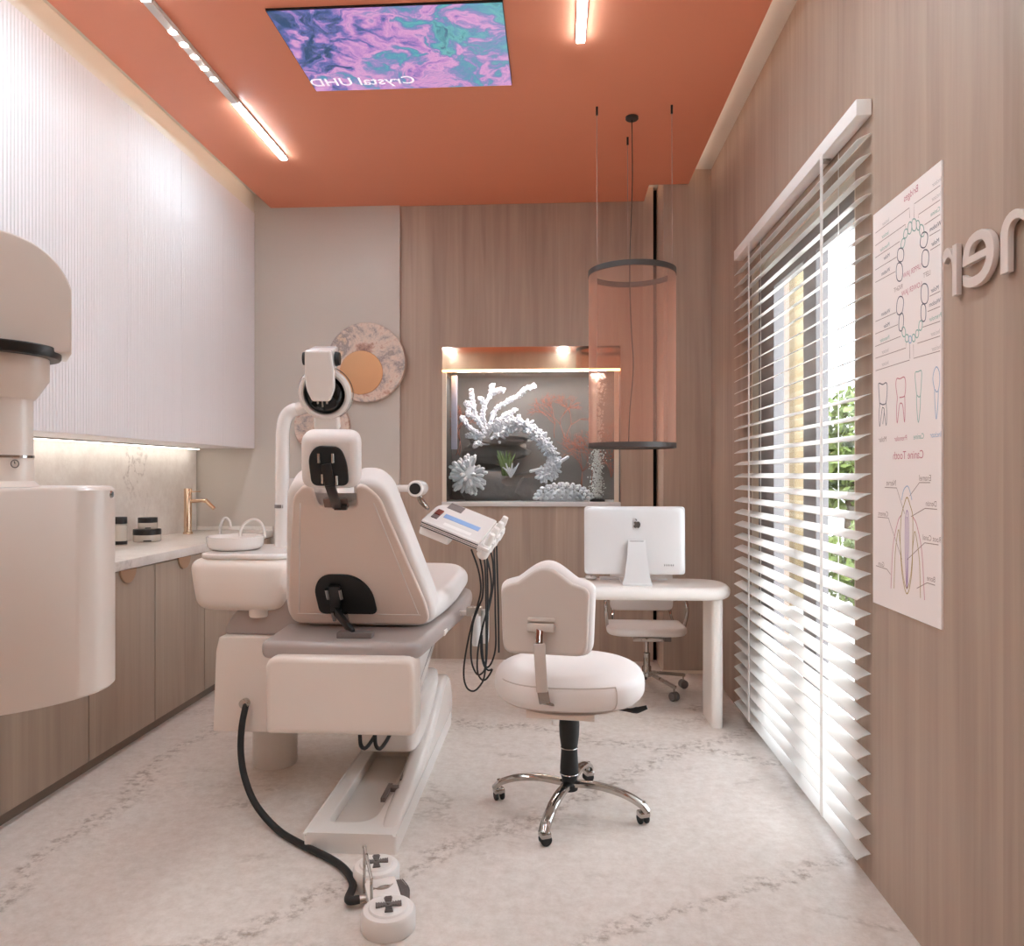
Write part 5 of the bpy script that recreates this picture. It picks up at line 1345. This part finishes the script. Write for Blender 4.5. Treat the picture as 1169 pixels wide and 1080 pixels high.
# ================================================================== CASTER / STOOL
def stool():
    c = Vector((0.052, 2.99, 0))
    t = thing('saddle_stool', 'white upholstered dental stool with curved backrest on chrome four-star base', 'stool', c)
    # base legs: arched chrome, with casters
    for k in range(4):
        a = R(73 + 90*k + (0, 2, -1, -2)[k]); d = Vector((math.cos(a), math.sin(a), 0)); L = 0.305
        pts = [c + d*0.02 + Vector((0, 0, 0.112)), c + d*0.12 + Vector((0, 0, 0.118)), c + d*0.22 + Vector((0, 0, 0.104)), c + d*0.29 + Vector((0, 0, 0.076)), c + d*0.318 + Vector((0, 0, 0.05))]
        q = spline(pts, 6); bm = BM()
        sd = Vector((-d.y, d.x, 0)); rings = []
        for i, p in enumerate(q):
            w = 0.019; tt = (q[min(i+1, len(q)-1)] - q[max(i-1, 0)]).normalized(); up = sd.cross(tt); up = -up if up.z < 0 else up
            sec = [(-1, -0.9), (1, -0.9), (1, 0.3), (0.6, 0.85), (0, 1), (-0.6, 0.85), (-1, 0.3)]
            rings.append([bm.verts.new(p + sd*sx_*w + up*sy_*0.0115) for sx_, sy_ in sec])
        for ra, rb in zip(rings, rings[1:]):
            for i in range(7):
                j = (i+1) % 7; bm.faces.new((ra[i], ra[j], rb[j], rb[i]))
        bm.faces.new(rings[0][::-1]); bm.faces.new(rings[-1])
        lg = part('leg', bm, M['chrome'], t)
        cc = c + d*0.298
        bm = BM(); cyl(bm, cc + Vector((0, 0, 0.045)), cc + Vector((0, 0, 0.085)), 0.009, seg=12); bx(bm, -0.022, 0.022, -0.022, 0.018, 0.028, 0.050, 0.006, 2, Matrix.Translation(cc) @ Matrix.Rotation(a + 0.7, 4, 'Z'))
        part('caster_fork', bm, M['chrome'], lg)
        ax = Vector((math.cos(a + 0.7), math.sin(a + 0.7), 0))
        for s in (-1, 1):
            part('caster_wheel', lathe(BM(), [(0, -0.006), (0.019, -0.006), (0.021, -0.003), (0.021, 0.003), (0.019, 0.006), (0, 0.006)], cc + ax*s*0.013 + Vector((0, 0, 0.0212)), axis=ax, seg=22), M['black_soft'], lg)
    bm = BM(); lathe(bm, [(0, 0.085), (0.034, 0.085), (0.036, 0.095), (0.036, 0.108), (0.030, 0.115), (0.032, 0.135), (0.036, 0.15), (0.037, 0.17), (0.033, 0.235), (0.032, 0.25), (0.034, 0.262), (0.039, 0.30), (0.041, 0.34), (0.038, 0.385), (0.041, 0.42), (0, 0.42)], c, seg=32); part('column_cover', bm, M['black_soft'], t, 'black bellows column cover')
    for z, r in ((0.150, 0.0375), (0.252, 0.0335)):
        bm = lathe(BM(), [(r, z - 0.002), (r + 0.0015, z), (r, z + 0.002), (r - 0.002, z)], c, seg=32, close=True)
        part('cover_ring', bm, M['chrome'], t)
    bm = BM(); bx(bm, -0.15, 0.11, -0.15, 0.12, 0.421, 0.452, 0.004, 2, Matrix.Translation(c + Vector((0.0, -0.04, 0))) @ Matrix.Rotation(-0.12, 4, 'Z')); part('seat_plate', bm, M['cream_plastic'], t)
    # thick saddle seat
    sc_ = c + Vector((0.0, 0.0, 0.525))
    bm = BM(); sell(bm, sc_, (0.297, 0.285, 0.080), 0.62, 0.88, 64, 28)
    for v in bm.verts:
        q = v.co - sc_
        if q.z > 0: v.co.z -= 0.022*max(0, 1 - (q.x*q.x + q.y*q.y)/0.05)
        if q.y < 0 and abs(q.x) < 0.2: v.co.y += 0.012*(1 - (q.x/0.2)**2)
    st_ = part('seat', bm, M['leather'], t)
    def seam(th0, th1, zz, off=0.0015, n=24):
        e1_, e2_ = 0.62, 0.88; out = []
        sph = math.copysign(abs(zz/0.080)**(1/e1_), zz); ph = math.asin(sph); cp = math.cos(ph)**e1_
        for i in range(n+1):
            th = th0 + (th1-th0)*i/n
            x = (0.297+off)*cp*math.copysign(abs(math.cos(th))**e2_, math.cos(th)); y = (0.285+off)*cp*math.copysign(abs(math.sin(th))**e2_, math.sin(th))
            if y < 0 and abs(x) < 0.2: y += 0.012*(1 - (x/0.2)**2)
            out.append(sc_ + Vector((x, y, zz)))
        return out
    bm = BM(); tube(bm, seam(R(-160), R(-20), -0.055), 0.0028, 6); tube(bm, seam(R(-150), R(-58), 0.038), 0.0026, 6)
    a_, b_ = seam(R(-58), R(-58), 0.038, n=1)[0], seam(R(-58), R(-58), -0.05, n=1)[0]
    tube(bm, [seam(R(-58), R(-58), z_, n=1)[0] for z_ in (0.038, 0.02, 0.0, -0.02, -0.04, -0.055)], 0.0026, 6)
    part('seam_piping', bm, M['stool_shell'], st_)
    bm = BM(); lathe(bm, [(0.0, 0.452), (0.235, 0.4525), (0.25, 0.458), (0.2, 0.468), (0, 0.468)], c, seg=48); part('seat_pan', bm, M['stool_shell'], st_)
    # backrest, seen from behind, turned a little
    yw = R(-9); bc = atY(622, 748, 2.74); MBk = Matrix.Translation((bc.x, 2.735, bc.z + 0.005)) @ Matrix.Rotation(yw, 4, 'Z') @ Matrix.Rotation(R(-4), 4, 'X') @ basis((0, 0, 0), (1, 0, 0), (0, 0, 1), (0, -1, 0))
    def sad(w, h, hs_, r):
        top = []
        for k in range(17):
            u = -0.62 + 1.24*k/16
            s = 0.5*(1 + math.cos(PI*min(1, abs(u)/0.92)))
            top.append((u*w, hs_ + (h - hs_)*s))
        pts = [(-w*0.93, 0.0), (w*0.95, 0.0)] + [(p[0], p[1]) for p in top[::-1]]
        top = [(-w, hs_)] + top + [(w, hs_)]
        pts = [(-w*0.93, 0.0), (w*0.95, 0.0)] + [(p[0], p[1]) for p in top[::-1]]
        rs = [r, r, r] + [0]*17 + [r]
        return round_poly(pts, rs)
    bm = prism(BM(), sad(0.165, 0.318, 0.245, 0.04), -0.02, 0.022, MBk, 0.012, 4); part('back_shell', bm, M['stool_shell'], t, ang=70)
    bm = prism(BM(), sad(0.178, 0.345, 0.265, 0.05), -0.085, 0.012, MBk @ Matrix.Translation((0.004, -0.004, 0)), 0.036, 7); part('back_cushion', bm, M['leather'], t, ang=80)
    bm = BM(); bx(bm, -0.045, 0.055, 0.085, 0.115, 0.0225, 0.045, 0.005, 2, MBk @ Matrix.Translation((-0.015, 0, 0))); bx(bm, -0.045, 0.055, 0.12, 0.135, 0.0225, 0.034, 0.004, 2, MBk @ Matrix.Translation((-0.015, 0, 0))); part('post_socket', bm, M['stool_shell'], t)
    p_a, p_b, p_c, p_d = atY(616, 722, 2.69), atY(615.5, 735, 2.675), atY(619, 790, 2.68), atY(624, 806, 2.72)
    bm = bar(BM(), p_a + Vector((0, 0.02, 0.012)), p_b, 0.026, 0.012, up=(0, -1, 0), bev=0.002)
    part('post_stub', bm, M['chrome_dark'], t); bm = BM()
    bar(bm, p_c + Vector((0, 0.004, 0.01)), atY(622, 803, 2.69), 0.04, 0.008, up=(0, -1, 0), bev=0.002); bar(bm, atY(622, 802, 2.69), Vector((p_d.x + 0.06, 2.86, 0.437)), 0.04, 0.008, up=(0, 0, 1), bev=0.002)
    part('back_post', bm, M['chrome_dark'], t)
    bm = bar(BM(), p_b, p_c, 0.042, 0.02, up=(0, -1, 0), bev=0.004); part('post_cover', bm, M['stool_shell'], t)
    bm = BM(); pa = c + Vector((0.10, -0.02, 0.43)); tube(bm, [pa, pa + Vector((0.12, -0.03, -0.008)), pa + Vector((0.16, -0.04, -0.006)), pa + Vector((0.20, -0.05, 0.010))], [0.006, 0.007, 0.013, 0.008], 10, 4, 0.5); part('height_lever', bm, M['black'], t)
stool()

# ================================================================== DESK
dk = thing('writing_desk', 'small warm white desk with rounded ends on two slab legs', 'desk', (0.43, 4.11, 0))
DX0, DX1, DY0, DY1 = -0.09, 0.935, 3.915, 4.31
bm = prism(BM(), round_poly([(DX0, DY0), (DX1, DY0), (DX1, DY1), (DX0, DY1)], 0.19, 12), 0.682, 0.75, None, 0.03, 5); part('top', bm, M['desk'], dk)
for x0 in (DX1 - 0.115, DX0 + 0.065):
    bm = prism(BM(), round_poly([(x0, 3.985), (x0 + 0.062, 3.985), (x0 + 0.062, 4.25), (x0, 4.25)], 0.03, 10), 0.0, 0.6815, None, 0.003); part('leg', bm, M['desk'], dk)
# all-in-one computer
cpu = thing('desktop_computer', 'white all-in-one computer on the desk seen from behind', 'computer', (0.42, 4.03, 0.75))
l_, r_ = atY(667, 578, 4.05), atY(782, 656, 4.05)
Mi = basis(((l_.x + r_.x)/2, 4.05, (l_.z + r_.z)/2), (1, 0, 0), (0, 0.03, 1), (0, -1, 0.03)); hw, hh = (r_.x - l_.x)/2, (l_.z - r_.z)/2
bm = prism(BM(), round_poly([(-hw, -hh), (hw, -hh), (hw, hh), (-hw, hh)], 0.022), -0.008, 0.004, Mi, 0.003)
part('display_case', bm, M['alu'], cpu)
bm = BM(); sell(bm, (0, 0, 0.004), (hw*0.985, hh*0.98, 0.012), 0.9, 0.16, 48, 12, Mi); part('rear_bulge', bm, M['alu'], cpu)
bm = BM(); bx(bm, -hw*0.96, hw*0.96, -hh*0.93, hh*0.93, -0.0095, -0.0082, Mx=Mi); part('display_glass', bm, M['screen'], cpu)
fz = 0.752
s0, s1 = atY(727, 617, 4.02), atY(727, 668, 3.99)
bm = BM()
prof_w = [(0.046, s0.z, 4.024), (0.050, 0.92, 4.005), (0.066, 0.80, 3.995), (0.078, 0.762, 3.99)]
rings = []
for w, z, y in prof_w: rings.append([bm.verts.new((s0.x - w, y, z)), bm.verts.new((s0.x + w, y, z)), bm.verts.new((s0.x + w, y + 0.006, z + 0.002)), bm.verts.new((s0.x - w, y + 0.006, z + 0.002))])
for a, b_ in zip(rings, rings[1:]):
    for i in range(4): j = (i+1) % 4; bm.faces.new((a[i], a[j], b_[j], b_[i]))
bm.faces.new(rings[0]); bm.faces.new(rings[-1][::-1])
bx(bm, s0.x - 0.078, s0.x + 0.078, 3.985, 4.19, 0.7505, 0.763, 0.002)
part('stand', bm, M['alu'], cpu)
bm = bx(BM(), s0.x - 0.036, s0.x + 0.036, 4.0215, 4.026, s0.z - 0.006, s0.z - 0.003); part('hinge_line', bm, M['grey_mark'], cpu)
# fruit logo
lg = atY(727, 598.5, 4.028); s = 0.0235
ap = [(0, .62), (.28, .78), (.62, .72), (.86, .5), (.66, .2), (.64, -.1), (.74, -.35), (.94, -.5), (.7, -.95), (.42, -1.1), (.1, -.98), (-.12, -.98), (-.42, -1.1), (-.7, -.95), (-.95, -.45), (-1.0, .1), (-.8, .55), (-.45, .77), (-.2, .72)]
pts = [Vector((p[0]*-1*s*0.8, p[1]*s*0.8, 0)) for p in ap]
pts = [p.to_2d() for p in spline([Vector((q.x, q.y, 0)) for q in pts] + [Vector((pts[0].x, pts[0].y, 0))], 4)][:-1]
bm = prism(BM(), pts[::-1], -0.004, 0.0012, basis(lg, (1, 0, 0), (0, 0, 1), (0, -1, 0)))
lf = [(0.0, .92), (-.04, 1.2), (.2, 1.5), (.42, 1.58), (.36, 1.2), (.2, 1.0)]
prism(bm, [(-p[0]*s*0.8, p[1]*s*0.8) for p in lf], -0.004, 0.0012, basis(lg, (1, 0, 0), (0, 0, 1), (0, -1, 0))); part('logo', bm, M['apple_grey'], cpu)
bm = BM(); pz = atY(761, 645.3, 4.034)
lathe(bm, [(0, 0), (0.0045, 0), (0.0045, 0.004), (0, 0.004)], (pz.x - 0.026, 4.040, pz.z), axis=(0, -1, 0), seg=12)
for k in range(5): bx(bm, pz.x - 0.012 + k*0.0115, pz.x - 0.009 + k*0.0115, 4.030, 4.042, pz.z - 0.0045, pz.z + 0.0045)
part('port', bm, M['rib'], cpu)
a = atZ(712, 662, 0.75)
kb = thing('keyboard', 'slim white keyboard lying behind the computer stand on the desk', 'keyboard', (0.42, 4.20, 0.75))
part('body', bx(BM(), 0.245, 0.62, 4.20, 4.285, 0.7505, 0.7585, 0.003), M['alu'], kb)
bm = BM()
for i in range(14):
    for j in range(4): bx(bm, 0.252 + i*0.0262, 0.275 + i*0.0262, 4.206 + j*0.0192, 4.222 + j*0.0192, 0.7585, 0.7605)
part('keys', bm, M['white_plastic'], kb)
ms = thing('computer_mouse', 'white computer mouse on the desk left of the keyboard', 'mouse', (0.195, 4.22, 0.75))
bm = BM(); sell(bm, (0.195, 4.22, 0.762), (0.032, 0.052, 0.0115), 0.8, 0.8, 28, 14); part('shell', bm, M['white_gloss'], ms)
part('wheel', bx(BM(), 0.192, 0.198, 4.18, 4.195, 0.768, 0.774), M['grey_mark'], ms)

# ================================================================== OFFICE CHAIR BEHIND THE DESK
oc_c = Vector((0.56, 4.66, 0))
oc = thing('office_chair', 'white net office chair with chrome arms behind the desk', 'chair', oc_c)
for k in range(5):
    a = R(16 + 72*k); d = Vector((math.cos(a), math.sin(a), 0))
    bm = bar(BM(), oc_c + d*0.02 + Vector((0, 0, 0.115)), oc_c + d*0.255 + Vector((0, 0, 0.082)), 0.022, 0.018, bev=0.003); lg_ = part('leg', bm, M['alu'] if False else M['nickel'], oc)
    cc = oc_c + d*0.245
    bm = BM(); cyl(bm, cc + Vector((0, 0, 0.05)), cc + Vector((0, 0, 0.084)), 0.006, seg=10); part('caster_stem', bm, M['chrome'], lg_)
    ax = Vector((-d.y, d.x, 0))
    for s_ in (-1, 1): part('caster_wheel', lathe(BM(), [(0, -0.01), (0.024, -0.01), (0.0265, -0.006), (0.0265, 0.006), (0.024, 0.01), (0, 0.01)], cc + ax*s_*0.0125 + Vector((0, 0, 0.0268)), axis=ax, seg=22), M['rib'], lg_)
bm = BM(); lathe(bm, [(0, 0.09), (0.028, 0.09), (0.028, 0.15), (0.022, 0.16), (0.022, 0.235), (0.013, 0.24), (0.013, 0.32), (0, 0.32)], oc_c); part('gas_lift', bm, M['chrome'], oc)
part('mechanism', bx(BM(), oc_c.x - 0.09, oc_c.x + 0.09, 4.58, 4.74, 0.32, 0.345, 0.004), M['nickel'], oc)
sl, sr = atY(690, 720, 4.46).x, atY(787, 720, 4.46).x; sxc = (sl + sr)/2 + 0.01; swd = (sr - sl)/2
# side profile: seat flows into backrest; a thin curved sheet
prof = [(4.44, 0.372), (4.47, 0.405), (4.60, 0.415), (4.76, 0.405), (4.83, 0.43)]
def sheet(prof, w, th, bev=0.004):
    pts = spline([Vector((0, y, z)) for y, z in prof], 6); bm = BM(); rings = []
    for i, p in enumerate(pts):
        tt = (pts[min(i+1, len(pts)-1)] - pts[max(i-1, 0)]).normalized(); nrm = Vector((0, -tt.z, tt.y))
        rings.append([bm.verts.new((sxc + s_*w*e_, p.y + nrm.y*q_, p.z + nrm.z*q_)) for s_, e_, q_ in ((-1, 0.97, -th/2), (1, 0.97, -th/2), (1, 1, 0), (1, 0.97, th/2), (-1, 0.97, th/2), (-1, 1, 0))])
    for ra, rb in zip(rings, rings[1:]):
        for i in range(6): j = (i+1) % 6; bm.faces.new((ra[i], ra[j], rb[j], rb[i]))
    bm.faces.new(rings[0][::-1]); bm.faces.new(rings[-1])
    return bm
bm = prism(BM(), round_poly([(sxc - swd, 4.44), (sxc + swd, 4.44), (sxc + swd*0.92, 4.76), (sxc - swd*0.92, 4.76)], [0.14, 0.14, 0.03, 0.03], 8), 0.376, 0.424, None, 0.02, 3); part('seat', bm, M['fabric_white'], oc)
bw = swd*0.80
bm = prism(BM(), round_poly([(-bw, 0.0), (bw, 0.0), (bw, 0.30), (-bw, 0.30)], [0.045, 0.045, 0.04, 0.04], 8), -0.012, 0.012, Matrix.Translation((sxc, 4.82, 0.468)) @ basis((0, 0, 0), (1, 0, 0), (0, 0.12, 1), (0, -1, 0.12)), 0.008, 2); part('backrest', bm, M['fabric_white'], oc)
for s_ in (-1, 1):
    x = sxc + s_*swd*0.93
    bm = tube(BM(), [(x, 4.60, 0.40), (x + s_*0.012, 4.56, 0.50), (x + s_*0.012, 4.58, 0.555), (x + s_*0.01, 4.66, 0.565), (x + s_*0.0, 4.76, 0.56), (x - s_*0.02, 4.83, 0.535)], 0.0105, 10, 6); part('armrest', bm, M['chrome'], oc)
    bm = tube(BM(), [(x - s_*0.045, 4.74, 0.41), (x - s_*0.05, 4.83, 0.47), (x - s_*0.05, 4.86, 0.62)], 0.009, 8, 4); part('back_frame', bm, M['chrome'], oc)
bm = bx(BM(), sxc + 0.10, sxc + 0.14, 4.50, 4.56, 0.34, 0.372); part('tilt_knob', bm, M['grey_mark'], oc)
# ================================================================== LIGHT AND CAMERA
w = bpy.data.worlds.new('sky'); sc.world = w; w.use_nodes = True
nt = w.node_tree; bg = nt.nodes['Background']
bg.inputs[0].default_value = (0.84, 0.96, 1.07, 1); bg.inputs[1].default_value = 1.45

def area(name, loc, rot, sx, sy, power, color=(1, 1, 1), portal=False):
    l = bpy.data.lights.new(name, 'AREA'); l.shape = 'RECTANGLE'; l.size = sx; l.size_y = sy; l.energy = power; l.color = color
    if portal: l.cycles.is_portal = True
    o = bpy.data.objects.new(name, l); COL.objects.link(o); o.location = loc; o.rotation_euler = rot
    return o
area('window_portal', (1.2, 3.35, 1.22), (0, R(-90), 0), 2.5, 1.5, 1, portal=True)

cam = bpy.data.cameras.new('camera'); cam.sensor_fit = 'HORIZONTAL'; cam.sensor_width = 36.0
cam.lens = 36.0*F/1169.0; cam.clip_start = 0.02
co = bpy.data.objects.new('camera', cam); COL.objects.link(co)
co.location = (0, 0, EYE); co.rotation_euler = (PI/2, 0, YAW)
sc.camera = co
vs = sc.view_settings
sc.display_settings.display_device = 'sRGB'
vs.view_transform = 'Standard'; vs.look = 'None'; vs.exposure = 2.3; vs.gamma = 1.0; vs.use_curve_mapping = False
cy = sc.cycles
cy.max_bounces = 10; cy.diffuse_bounces = 6; cy.glossy_bounces = 4; cy.transparent_max_bounces = 16; cy.transmission_bounces = 4
cy.sample_clamp_indirect = 8.0; cy.use_denoising = True
